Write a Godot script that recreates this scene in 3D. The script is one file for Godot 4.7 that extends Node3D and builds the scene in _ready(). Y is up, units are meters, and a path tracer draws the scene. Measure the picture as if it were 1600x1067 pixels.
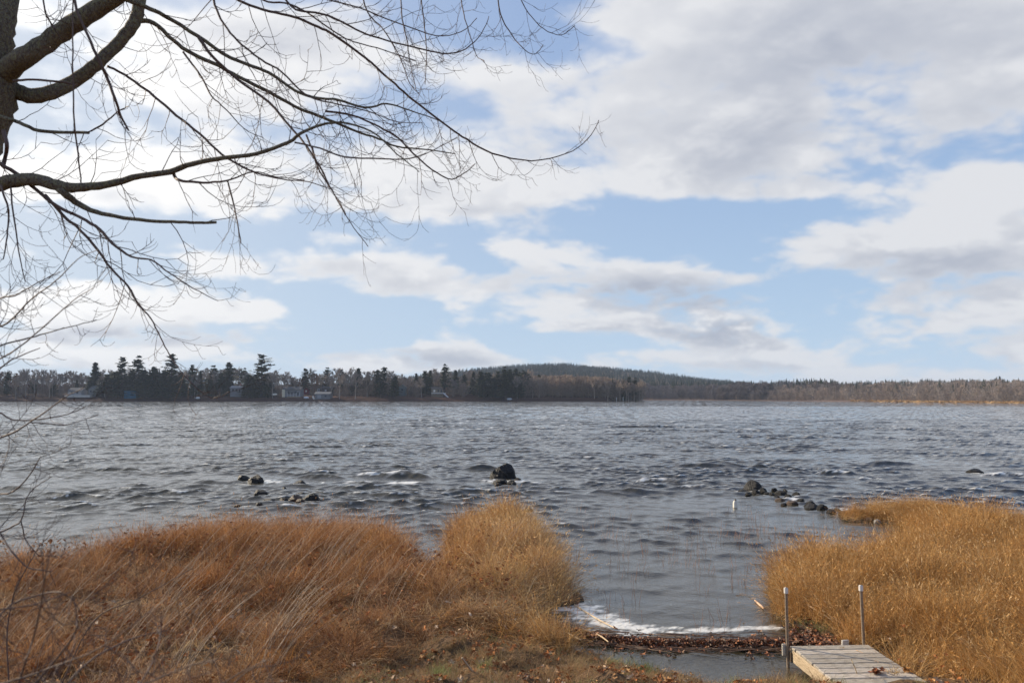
extends Node3D
# A windy autumn lake seen from a low bank: marsh grass, bare maple, far wooded shore.
# Distances in metres, y up, the lake's surface is y = 0, the lake lies towards -z.

const EYE := 4.0                # height of the eye above the lake
const FOCAL := 1244.0           # focal length in photo pixels (1600 wide), a 28 mm lens
const CX := 800.0
const CY := 533.5
const HORIZON := 617.0          # photo row of the true horizon

var pitch := atan((HORIZON - CY) / FOCAL)
var rng := RandomNumberGenerator.new()
var names := {}
var M := {}                     # materials
var noise_a := FastNoiseLite.new()
var noise_b := FastNoiseLite.new()
var left_land := PackedVector2Array()
var right_land := PackedVector2Array()

# ------------------------------------------------------------------ helpers

func sight(px: float, py: float) -> Vector3:
	var x := (px - CX) / FOCAL
	var y := (CY - py) / FOCAL
	return Vector3(x, y * cos(pitch) + sin(pitch), -cos(pitch) + y * sin(pitch))

func spot(px: float, py: float, away: float) -> Vector3:      # the point that far away (along -z)
	var d := sight(px, py)
	return Vector3(0, EYE, 0) + d * (away / -d.z)

func floor_spot(px: float, py: float, height := 0.0) -> Vector3:   # the point at that height
	var d := sight(px, py)
	return Vector3(0, EYE, 0) + d * ((height - EYE) / d.y)

func numbered(called: String) -> String:
	if not names.has(called):
		names[called] = 0
		return called
	names[called] += 1
	return "%s_%03d" % [called, names[called]]

func tag(o: Node, label: String, category := "", group := "", kind := "") -> void:
	if label: o.set_meta("label", label)
	if category: o.set_meta("category", category)
	if group: o.set_meta("group", group)
	if kind: o.set_meta("kind", kind)

func thing(called: String, at: Vector3, label: String, category: String, group := "") -> Node3D:
	var o := Node3D.new()
	o.name = numbered(called)
	add_child(o)
	o.position = at
	tag(o, label, category, group)
	return o

func put(called: String, mesh: Mesh, parent: Node = self, material: Material = null) -> MeshInstance3D:
	var o := MeshInstance3D.new()
	o.mesh = mesh
	if material: o.material_override = material
	o.name = numbered(called) if parent == self else called
	parent.add_child(o, true)
	return o

func scatter(called: String, mesh: Mesh, material: Material, places: Array, tints: Array, label: String, category: String) -> void:
	if places.is_empty(): return
	var mm := MultiMesh.new()
	mm.transform_format = MultiMesh.TRANSFORM_3D
	mm.use_colors = true
	mm.mesh = mesh
	mm.instance_count = places.size()
	for i in places.size():
		mm.set_instance_transform(i, places[i])
		mm.set_instance_color(i, tints[i])
	var o := MultiMeshInstance3D.new()
	o.multimesh = mm
	o.material_override = material
	o.name = numbered(called)
	add_child(o)
	tag(o, label, category, "", "stuff")

func vary(c: Color, by: float) -> Color:
	var k := 1.0 + rng.randf_range(-by, by)
	var w := rng.randf_range(-by, by) * 0.25
	return Color(c.r * k * (1 + w), c.g * k, c.b * k * (1 - w))

class Shape:
	var v := PackedVector3Array()
	var n := PackedVector3Array()
	var c := PackedColorArray()
	var ix := PackedInt32Array()

	func tri(a: Vector3, b: Vector3, d: Vector3, col: Color) -> void:      # any winding: both sides are drawn
		var m := (d - a).cross(b - a)
		if m.length_squared() < 1e-20: return
		m = m.normalized()
		var k := v.size()
		v.append(a); v.append(b); v.append(d)
		n.append(m); n.append(m); n.append(m)
		c.append(col); c.append(col); c.append(col)
		ix.append(k); ix.append(k + 1); ix.append(k + 2)

	func quad(a: Vector3, b: Vector3, d: Vector3, e: Vector3, col: Color) -> void:
		tri(a, b, d, col)
		tri(a, d, e, col)

	func face(pts: Array, inside: Vector3, col: Color) -> void:    # a flat convex face turned away from «inside»
		var m: Vector3 = (pts[2] - pts[0]).cross(pts[1] - pts[0])
		if m.dot(pts[0] - inside) < 0: pts.reverse()
		for i in range(1, pts.size() - 1):
			tri(pts[0], pts[i], pts[i + 1], col)

	func box(t: Transform3D, h: Vector3, bevel: float, col: Color) -> void:     # half sizes
		var o := t.origin
		var ax := [Vector3(1, 0, 0), Vector3(0, 1, 0), Vector3(0, 0, 1)]
		var pick := func(s: Vector3, k: int) -> Vector3:
			var p := Vector3(s.x * (h.x - bevel), s.y * (h.y - bevel), s.z * (h.z - bevel))
			p[k] = s[k] * h[k]
			return t * p
		for k in 3:
			var a := (k + 1) % 3
			var b := (k + 2) % 3
			for s in [-1.0, 1.0]:
				var pts := []
				for q in [[-1, -1], [1, -1], [1, 1], [-1, 1]]:
					var w := Vector3.ZERO
					w[k] = s; w[a] = q[0]; w[b] = q[1]
					pts.append(pick.call(w, k))
				face(pts, o, col)
		if bevel <= 0: return
		for k in 3:
			var a := (k + 1) % 3
			var b := (k + 2) % 3
			for sa in [-1.0, 1.0]:
				for sb in [-1.0, 1.0]:
					var w0 := Vector3.ZERO
					w0[k] = -1.0; w0[a] = sa; w0[b] = sb
					var w1 := w0
					w1[k] = 1.0
					face([pick.call(w0, a), pick.call(w1, a), pick.call(w1, b), pick.call(w0, b)], o, col)
		for sx in [-1.0, 1.0]:
			for sy in [-1.0, 1.0]:
				for sz in [-1.0, 1.0]:
					var s := Vector3(sx, sy, sz)
					face([pick.call(s, 0), pick.call(s, 1), pick.call(s, 2)], o, col)

	func tube(pts: PackedVector3Array, rad: PackedFloat32Array, sides: int, col: Color, rough := 0.0, cap := false) -> void:
		var m := pts.size()
		if m < 2: return
		var base := v.size()
		var u := Vector3.ZERO
		for i in m:
			var t := (pts[mini(i + 1, m - 1)] - pts[maxi(i - 1, 0)]).normalized()
			if i == 0:
				u = t.cross(Vector3(0.3, 0.2, 0.93)).normalized()
				if u.length_squared() < 0.5: u = t.cross(Vector3.UP).normalized()
			else:
				u = (u - t * u.dot(t)).normalized()
			var w := t.cross(u)
			for j in sides:
				var a := TAU * j / sides
				var d := u * cos(a) + w * sin(a)
				var k := 1.0
				if rough > 0: k += rough * sin(j * 12.9898 + i * 78.233 + pts[0].x * 37.0)
				v.append(pts[i] + d * rad[i] * k)
				n.append(d)
				c.append(col)
		for i in m - 1:
			for j in sides:
				var p := base + i * sides + j
				var q := base + i * sides + (j + 1) % sides
				ix.append_array(PackedInt32Array([p, p + sides, q + sides, p, q + sides, q]))
		if cap:
			for e in [0, m - 1]:
				var mid := v.size()
				v.append(pts[e]); n.append((pts[e] - pts[1 if e == 0 else m - 2]).normalized()); c.append(col)
				for j in sides:
					var p: int = base + e * sides + j
					var q: int = base + e * sides + (j + 1) % sides
					if e == 0: ix.append_array(PackedInt32Array([mid, p, q]))
					else: ix.append_array(PackedInt32Array([mid, q, p]))

	func mesh(material: Material = null) -> ArrayMesh:
		var a := []
		a.resize(Mesh.ARRAY_MAX)
		a[Mesh.ARRAY_VERTEX] = v
		a[Mesh.ARRAY_NORMAL] = n
		a[Mesh.ARRAY_COLOR] = c
		a[Mesh.ARRAY_INDEX] = ix
		var r := ArrayMesh.new()
		r.add_surface_from_arrays(Mesh.PRIMITIVE_TRIANGLES, a)
		if material: r.surface_set_material(0, material)
		return r

func straight(a: Vector3, b: Vector3, r0: float, r1: float, sides: int, col: Color, s: Shape) -> void:
	s.tube(PackedVector3Array([a, b]), PackedFloat32Array([r0, r1]), sides, col, 0.0, true)

func plain_material(rough: float, spec := 0.5) -> StandardMaterial3D:
	var m := StandardMaterial3D.new()
	m.vertex_color_use_as_albedo = true
	m.roughness = rough
	m.metallic_specular = spec
	m.cull_mode = BaseMaterial3D.CULL_DISABLED
	return m

func noise_texture(seed_: int, freq: float, size: int, ramp: Array, octaves := 5, bump := false) -> NoiseTexture2D:
	var f := FastNoiseLite.new()
	f.noise_type = FastNoiseLite.TYPE_SIMPLEX_SMOOTH
	f.seed = seed_
	f.frequency = freq
	f.fractal_octaves = octaves
	var t := NoiseTexture2D.new()
	t.width = size
	t.height = size
	t.seamless = true
	t.noise = f
	if ramp.size():
		var g := Gradient.new()
		var off := PackedFloat32Array()
		var cols := PackedColorArray()
		for r in ramp:
			off.append(r[0])
			cols.append((r[1] as Color).linear_to_srgb())
		g.offsets = off
		g.colors = cols
		t.color_ramp = g
	if bump:
		t.as_normal_map = true
		t.bump_strength = 6.0
	return t

# ------------------------------------------------------------------ sky

const SUN_AZ := -57.0          # degrees to the left of the view
const SUN_EL := 24.0
var sun_dir := Vector3.ZERO
# clouds of that day: azimuth / elevation are given by the photo column and row at which they stand; half width, half height, cover
var cloud_banks := [
	[1260, 150, 330, 150, 1.25], [1050, 195, 260, 95, 0.85], [1500, 170, 220, 120, 0.85], [1240, 10, 290, 90, 0.9], [1000, 265, 130, 45, 0.6], [1130, 200, 170, 90, 0.8], [1430, 282, 260, 36, 0.6], [1600, 60, 200, 80, 0.7],
	[480, 190, 330, 150, 1.0], [700, 150, 220, 75, 0.9], [330, 90, 220, 70, 0.75], [760, 230, 200, 60, 0.6], [650, 300, 160, 40, 0.8], [820, 325, 110, 38, 0.85], [330, 290, 260, 60, 0.55], [120, 250, 190, 60, 0.75], [20, 60, 90, 60, 0.3],
	[60, 180, 60, 90, 0.25], [845, 382, 85, 24, 1.0], [1000, 22, 90, 24, 0.5], [640, 60, 200, 40, 0.35],
	[400, 415, 200, 22, 0.95], [620, 440, 160, 26, 0.75], [280, 392, 90, 14, 0.6], [740, 462, 170, 30, 0.72], [820, 502, 80, 16, 0.75],
	[960, 445, 190, 36, 1.05], [1100, 480, 170, 46, 1.0], [1190, 520, 130, 26, 0.95], [1020, 515, 170, 22, 0.8],
	[1330, 385, 200, 36, 0.95], [1470, 430, 260, 62, 0.9], [1590, 350, 110, 60, 0.85], [1350, 470, 220, 50, 0.7], [1500, 510, 260, 45, 0.9],
	[150, 470, 260, 28, 0.95], [220, 515, 240, 28, 0.9], [380, 486, 52, 11, 1.0], [80, 545, 240, 26, 0.8], [520, 548, 190, 22, 0.9], [660, 560, 140, 18, 0.8], [330, 566, 400, 18, 0.7],
	[1000, 560, 180, 18, 0.75], [1170, 565, 130, 16, 0.9], [1400, 555, 300, 30, 0.95], [1330, 590, 330, 18, 0.8], [860, 578, 200, 14, 0.55],
]
# clear gaps between them
var cloud_gaps := [
	[905, 85, 110, 34, 0.9], [1030, 85, 70, 26, 0.5], [560, 372, 260, 24, 0.5], [1010, 350, 130, 50, 0.8], [1240, 335, 150, 24, 0.6], [250, 345, 240, 26, 0.7], [95, 420, 190, 18, 0.7],
	[640, 505, 190, 26, 0.6], [930, 535, 130, 14, 0.6], [60, 110, 90, 50, 0.4], [175, 190, 70, 40, 0.55], [1500, 312, 140, 16, 0.5], [440, 452, 110, 18, 0.6], [1120, 400, 130, 22, 0.7],
]
# thick parts whose undersides are grey
var cloud_dark := [
	[1020, 468, 100, 24, 1.9], [1130, 480, 75, 26, 1.8], [1190, 522, 135, 22, 2.3], [1040, 512, 140, 18, 1.3], [1250, 175, 240, 110, 0.45], [1420, 40, 220, 70, 0.35], [1480, 450, 220, 50, 0.5], [820, 340, 110, 16, 0.5],
	[240, 525, 170, 14, 0.9], [560, 553, 160, 12, 0.8], [660, 565, 120, 8, 0.7], [60, 580, 200, 12, 0.9], [1190, 572, 100, 9, 0.7], [430, 40, 160, 40, 0.45], [1420, 565, 200, 14, 0.5], [800, 210, 160, 40, 0.3], [620, 270, 120, 30, 0.3],
]
var sky_noise := FastNoiseLite.new()
var sky_warp := FastNoiseLite.new()
var sky_fine := FastNoiseLite.new()

func bank_sum(list: Array, px: float, py: float) -> float:
	var s := 0.0
	for b in list:
		var dx: float = (px - b[0]) / b[2]
		if absf(dx) > 1.9: continue
		var dy: float = (py - b[1]) / b[3]
		if absf(dy) > 1.9: continue
		var r := dx * dx + dy * dy
		if r < 3.6: s += b[4] * exp(-r * r * 0.55)
	return s

func sky_color(d: Vector3) -> Color:
	var y := maxf(d.y, 0.0)
	var sun_cos := d.dot(sun_dir)
	var glow := exp((sun_cos - 1.0) * 5.0)
	var core := exp((sun_cos - 1.0) * 20.0)
	# clear air
	var t := pow(1.0 - y, 2.5)
	var c := Color(0.15, 0.28, 0.60).lerp(Color(0.53, 0.70, 0.86), t)
	c = c.lerp(Color(0.90, 0.93, 0.95), clampf(glow * 0.95, 0, 0.9))
	# clouds on a layer: coordinates shrink towards the horizon
	var k := 1.0 / (y + 0.30)
	var q := Vector3(d.x * k, y * 2.2, d.z * k)
	var w := Vector3(sky_warp.get_noise_3dv(q), 0, sky_warp.get_noise_3dv(q + Vector3(31, 7, 3))) * 0.16
	var qw := q + w
	var f := sky_noise.get_noise_3dv(qw)
	var g := 0.35 - sky_fine.get_noise_3dv(q)                       # round puffs
	# photo column and row of this direction
	var inside := 0.0
	var px := 0.0
	var py := 0.0
	var fwd := -d.z * cos(pitch) + d.y * sin(pitch)
	if fwd > 0.35:
		px = CX + FOCAL * d.x / fwd
		py = CY - FOCAL * (d.y * cos(pitch) + d.z * sin(pitch)) / fwd
		inside = (1.0 - smoothstep(950.0, 1500.0, absf(px - 800.0))) * smoothstep(-500.0, -120.0, py)
	var far := -0.22 + 0.16 * sun_cos + 0.25 * sky_warp.get_noise_3dv(q * 0.4 + Vector3(9, 9, 9)) + 0.1 * (1.0 - y)
	var cover := far
	var dark := 0.35
	if inside > 0.0:
		var wx := px + 60.0 * w.x / 0.28 * minf(1.0, y * 4.0)
		var wy := py + 26.0 * w.z / 0.28 * minf(1.0, y * 4.0)
		var near := -0.44 + bank_sum(cloud_banks, wx, wy) * 0.60 - bank_sum(cloud_gaps, wx, wy) * 0.40
		cover = lerpf(far, minf(near, 0.42), inside)
		dark = lerpf(0.35, bank_sum(cloud_dark, wx, wy), inside)
	var amount := cover + f * 1.30 + g * 0.30
	# the same clouds a little higher up: what hangs under a thick part is in its shade
	var d2 := (d + Vector3(0, 0.030, 0)).normalized()
	var k2 := 1.0 / (maxf(d2.y, 0.0) + 0.30)
	var f2 := sky_noise.get_noise_3dv(Vector3(d2.x * k2, maxf(d2.y, 0.0) * 2.2, d2.z * k2) + w)
	var g2 := 0.35 - sky_fine.get_noise_3dv(Vector3(d2.x * k2, maxf(d2.y, 0.0) * 2.2, d2.z * k2))
	var under := clampf((f2 - f) * 1.7 + (g2 - g) * 0.28, -0.5, 0.5) * (1.0 - 0.6 * smoothstep(0.20, 0.40, y))
	var soft := smoothstep(0.18, 0.45, y)
	var a := smoothstep(-0.16 - 0.16 * soft, 0.30 + 0.14 * soft, amount)
	a = a * (0.75 + 0.25 * smoothstep(0.0, 0.45, amount))
	var thick := smoothstep(0.05, 0.75, amount)
	var lit := Color(0.76, 0.77, 0.80) * (1.0 + 0.10 * glow)
	var shade := Color(0.36, 0.40, 0.50)
	var gray := maxf(0.0, dark * (0.70 + 0.9 * f + 1.0 * under + 0.5 * (0.2 - g)) * (0.3 + 0.7 * thick) + 0.14 * thick + 0.65 * under * (0.3 + thick))
	gray = 0.95 * (1.0 - exp(-1.4 * gray))
	var cl := lit.lerp(shade, gray)
	cl = cl.lerp(Color(1.02, 1.01, 1.0), clampf(glow * 1.9, 0, 0.97) * (1.0 - minf(1.0, 1.1 * gray)))
	cl = Color(cl.r * (1.0 + 1.6 * core), cl.g * (1.0 + 1.55 * core), cl.b * (1.0 + 1.45 * core))
	# clouds near the horizon take the air's pale colour
	var hz := pow(1.0 - y, 14.0)
	cl = cl.lerp(Color(0.72, 0.77, 0.83), hz * 0.22)
	c = c.lerp(cl, a * 0.97)
	c = c.lerp(Color(0.80, 0.84, 0.88), pow(1.0 - y, 40.0) * 0.45)
	c.a = 1.0
	return c

func paint_sky() -> Texture2D:
	sky_noise.noise_type = FastNoiseLite.TYPE_SIMPLEX_SMOOTH
	sky_noise.seed = 11
	sky_noise.frequency = 1.75
	sky_noise.fractal_octaves = 6
	sky_noise.fractal_gain = 0.52
	sky_fine.noise_type = FastNoiseLite.TYPE_SIMPLEX_SMOOTH
	sky_fine.seed = 5
	sky_fine.frequency = 6.2
	sky_fine.fractal_type = FastNoiseLite.FRACTAL_RIDGED
	sky_fine.fractal_gain = 0.55
	sky_fine.fractal_octaves = 5
	sky_warp.noise_type = FastNoiseLite.TYPE_SIMPLEX_SMOOTH
	sky_warp.seed = 23
	sky_warp.frequency = 1.3
	sky_warp.fractal_octaves = 3
	var wide := 4096
	var high := 2048
	var small := Image.create(512, 256, false, Image.FORMAT_RGBF)
	for j in 140:
		for i in 512:
			small.set_pixel(i, j, sky_color(sky_ray((i + 0.5) / 512.0, (j + 0.5) / 256.0)))
	small.resize(wide, high, Image.INTERPOLATE_CUBIC)
	# the part of the sky in view and a margin round it, at full fineness
	var i0 := int(wide * (0.5 - 40.0 / 360.0))
	var i1 := int(wide * (0.5 + 40.0 / 360.0))
	for j in range(int(high * 52.0 / 180.0), int(high * 91.0 / 180.0)):
		for i in range(i0, i1):
			var c := sky_color(sky_ray((i + 0.5) / wide, (j + 0.5) / high))
			var e := minf(1.0, minf(minf(i - i0, i1 - i) / 60.0, (j - high * 52.0 / 180.0) / 60.0))
			if e < 1.0: c = small.get_pixel(i, j).lerp(c, e)
			small.set_pixel(i, j, c)
	var turned := Image.create(wide, high, false, Image.FORMAT_RGBF)      # a panorama's left edge is straight ahead
	turned.blit_rect(small, Rect2i(wide / 2, 0, wide / 2, high), Vector2i(0, 0))
	turned.blit_rect(small, Rect2i(0, 0, wide / 2, high), Vector2i(wide / 2, 0))
	return ImageTexture.create_from_image(turned)

func sky_ray(u: float, v: float) -> Vector3:
	var az := (u - 0.5) * TAU
	var el := (0.5 - v) * PI
	return Vector3(sin(az) * cos(el), sin(el), -cos(az) * cos(el))
const HAZE := 0.00014

# ------------------------------------------------------------------ lie of the land

const GX0 := -30.0
const GX1 := 36.0
const GZ0 := -32.0
const GZ1 := 8.0
const CELL := 0.25
var gw := int((GX1 - GX0) / CELL) + 1
var gh := int((GZ1 - GZ0) / CELL) + 1
var shore_grid := PackedFloat32Array()
var ground_grid := PackedFloat32Array()
var wrack_line := PackedVector2Array([Vector2(0.45, -14.3), Vector2(0.85, -13.75), Vector2(1.35, -13.3), Vector2(2.1, -13.02), Vector2(3.2, -12.95), Vector2(4.3, -12.98), Vector2(5.2, -12.8)])

func outline(list: Array) -> PackedVector2Array:      # [distance ahead, x]
	var p := PackedVector2Array()
	for a in list: p.append(Vector2(a[1], -a[0]))
	return p

func edge_distance(p: Vector2, poly: PackedVector2Array) -> float:      # positive inside
	var best := 1e9
	var m := poly.size()
	for i in m:
		var a := poly[i]
		var b := poly[(i + 1) % m]
		var ab := b - a
		var t := clampf((p - a).dot(ab) / ab.length_squared(), 0.0, 1.0)
		best = minf(best, p.distance_squared_to(a + ab * t))
	best = sqrt(best)
	return best if Geometry2D.is_point_in_polygon(p, poly) else -best

func line_distance(p: Vector2, line: PackedVector2Array) -> float:
	var best := 1e9
	for i in line.size() - 1:
		var a := line[i]
		var ab := line[i + 1] - a
		var t := clampf((p - a).dot(ab) / ab.length_squared(), 0.0, 1.0)
		best = minf(best, p.distance_squared_to(a + ab * t))
	return sqrt(best)

var islet := PackedVector2Array()

func survey() -> void:
	noise_a.noise_type = FastNoiseLite.TYPE_SIMPLEX_SMOOTH
	noise_a.seed = 3
	noise_a.frequency = 0.55
	noise_a.fractal_octaves = 4
	noise_b.noise_type = FastNoiseLite.TYPE_SIMPLEX_SMOOTH
	noise_b.seed = 8
	noise_b.frequency = 2.2
	noise_b.fractal_octaves = 3
	left_land = outline([[7, -30], [15.5, -30], [17.2, -16], [17.8, -12.2], [18.3, -10.9], [19.4, -10.0], [20.9, -9.3], [22.0, -8.3], [22.8, -7.2], [22.3, -6.2], [22.1, -5.2], [22.2, -4.3], [21.4, -3.2], [19.4, -2.35], [17.7, -1.75],
		[18.6, -1.5], [21.0, -1.65], [23.2, -1.6], [24.9, -1.45], [26.2, -0.75], [25.4, -0.05], [23.8, 0.45], [21.5, 0.8], [19.5, 1.0], [17.8, 1.02], [16.6, 1.18], [15.9, 1.35], [15.5, 1.2], [15.1, 0.75], [14.3, 0.45], [13.4, 0.7], [12.7, 1.0], [12.1, 1.7], [11.5, 2.6], [7, 2.8]])
	right_land = outline([[7, 5.5], [11.6, 5.55], [12.6, 5.7], [13.3, 5.35], [13.9, 4.95], [14.6, 4.85], [16.4, 5.2], [17.8, 5.75], [18.4, 6.5], [19.2, 8.0], [19.9, 9.3], [20.4, 10.2], [21.6, 11.0], [24.5, 11.9], [26.4, 11.3], [27.8, 12.2], [27.4, 14.0], [24.5, 14.4], [22.3, 15.0], [21.5, 17], [20, 22], [16, 36], [7, 36]])
	islet = outline([[25.7, 10.6], [25.6, 12.5], [25.5, 14.2], [27.0, 14.8], [28.4, 13.0], [27.8, 11.3]])
	shore_grid.resize(gw * gh)
	ground_grid.resize(gw * gh)
	for j in gh:
		for i in gw:
			var x := GX0 + i * CELL
			var z := GZ0 + j * CELL
			var p := Vector2(x, z)
			var wob := noise_a.get_noise_2d(x * 2.0, z * 2.0)
			var d := 0.0
			if z > -10.0:
				d = 3.0
			else:
				d = maxf(edge_distance(p, left_land), edge_distance(p, right_land))
				if z < -24.0 and x > 9.0: d = maxf(d, edge_distance(p, islet))
				d = maxf(d, z + 11.62 + 0.35 * wob - 0.45 * smoothstep(1.8, 2.6, x) * (1.0 - smoothstep(4.0, 4.6, x)))
				d += 0.14 * wob
			shore_grid[j * gw + i] = d
			var h := 0.0
			if d > 0: h = 0.02 + 0.13 * smoothstep(0.0, 0.9, d) + 0.10 * smoothstep(0.3, 2.0, d) * wob
			else: h = maxf(d * 0.3, -1.3) + 0.02
			if d > 0.4: h += 0.22 * smoothstep(0.4, 1.6, d) * noise_b.get_noise_2d(x * 0.32, z * 0.32) * (1.0 if z < -9.0 else 0.3)
			h += maxf(0.0, z + 11.3) * 0.17 + 0.05 * maxf(0.0, 4.0 - absf(z + 9.0)) * 0.25 * wob
			h += (0.05 + 0.05 * wob) * exp(-pow(line_distance(p, wrack_line) / 0.24, 2.0)) if z < -11.5 and z > -15 and x > -1 and x < 7 else 0.0
			ground_grid[j * gw + i] = h

func grid_at(g: PackedFloat32Array, x: float, z: float) -> float:
	var fx := clampf((x - GX0) / CELL, 0.0, gw - 1.001)
	var fz := clampf((z - GZ0) / CELL, 0.0, gh - 1.001)
	var i := int(fx)
	var j := int(fz)
	fx -= i
	fz -= j
	var k := j * gw + i
	return lerpf(lerpf(g[k], g[k + 1], fx), lerpf(g[k + gw], g[k + gw + 1], fx), fz)

func ground_at(x: float, z: float) -> float: return grid_at(ground_grid, x, z)
func shore_at(x: float, z: float) -> float: return grid_at(shore_grid, x, z)

func grid_mesh(w: int, h: int, v: PackedVector3Array, n: PackedVector3Array, c: PackedColorArray) -> ArrayMesh:     # rows go away from the camera
	var ix := PackedInt32Array()
	ix.resize((w - 1) * (h - 1) * 6)
	var k := 0
	for j in h - 1:
		for i in w - 1:
			var a := j * w + i
			ix[k] = a; ix[k + 1] = a + w; ix[k + 2] = a + w + 1
			ix[k + 3] = a; ix[k + 4] = a + w + 1; ix[k + 5] = a + 1
			k += 6
	var r := []
	r.resize(Mesh.ARRAY_MAX)
	r[Mesh.ARRAY_VERTEX] = v
	r[Mesh.ARRAY_NORMAL] = n
	r[Mesh.ARRAY_COLOR] = c
	r[Mesh.ARRAY_INDEX] = ix
	var m := ArrayMesh.new()
	m.add_surface_from_arrays(Mesh.PRIMITIVE_TRIANGLES, r)
	return m

func build_ground() -> void:
	var v := PackedVector3Array()
	var n := PackedVector3Array()
	var c := PackedColorArray()
	for jj in gh:
		var j := gh - 1 - jj
		for i in gw:
			var x := GX0 + i * CELL
			var z := GZ0 + j * CELL
			v.append(Vector3(x, ground_grid[j * gw + i], z))
			var l := ground_grid[j * gw + maxi(i - 1, 0)]
			var r := ground_grid[j * gw + mini(i + 1, gw - 1)]
			var f := ground_grid[maxi(j - 1, 0) * gw + i]
			var b := ground_grid[mini(j + 1, gh - 1) * gw + i]
			n.append(Vector3((l - r) / (2 * CELL), 1, (f - b) / (2 * CELL)).normalized())
			var k := 0.5 + 0.5 * noise_b.get_noise_2d(x, z)
			var col := Color(0.06, 0.036, 0.02).lerp(Color(0.15, 0.09, 0.045), k)
			if ground_grid[j * gw + i] < 0.03: col = Color(0.05, 0.04, 0.03)
			c.append(col)
	var m := plain_material(0.95, 0.3)
	m.heightmap_enabled = true
	m.heightmap_scale = 5.0
	m.heightmap_texture = noise_texture(41, 0.02, 512, [])
	m.uv1_triplanar = true
	m.uv1_world_triplanar = true
	m.uv1_scale = Vector3(0.7, 0.7, 0.7)
	tag(put("ground", grid_mesh(gw, gh, v, n, c), self, m), "brown peaty bank and marsh soil under the dry grass at the lake edge", "", "", "structure")

# ------------------------------------------------------------------ water

var breakers := []      # [x, z, half length, height, foam]
var foam_rings := []    # [x, z, radius]
var scum := PackedVector2Array()

func breaker(px: float, py: float, half_px: float, height: float, foam: float) -> void:
	var p := floor_spot(px, py)
	breakers.append([p.x, p.z, half_px * -p.z / FOCAL, height, foam])

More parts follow.
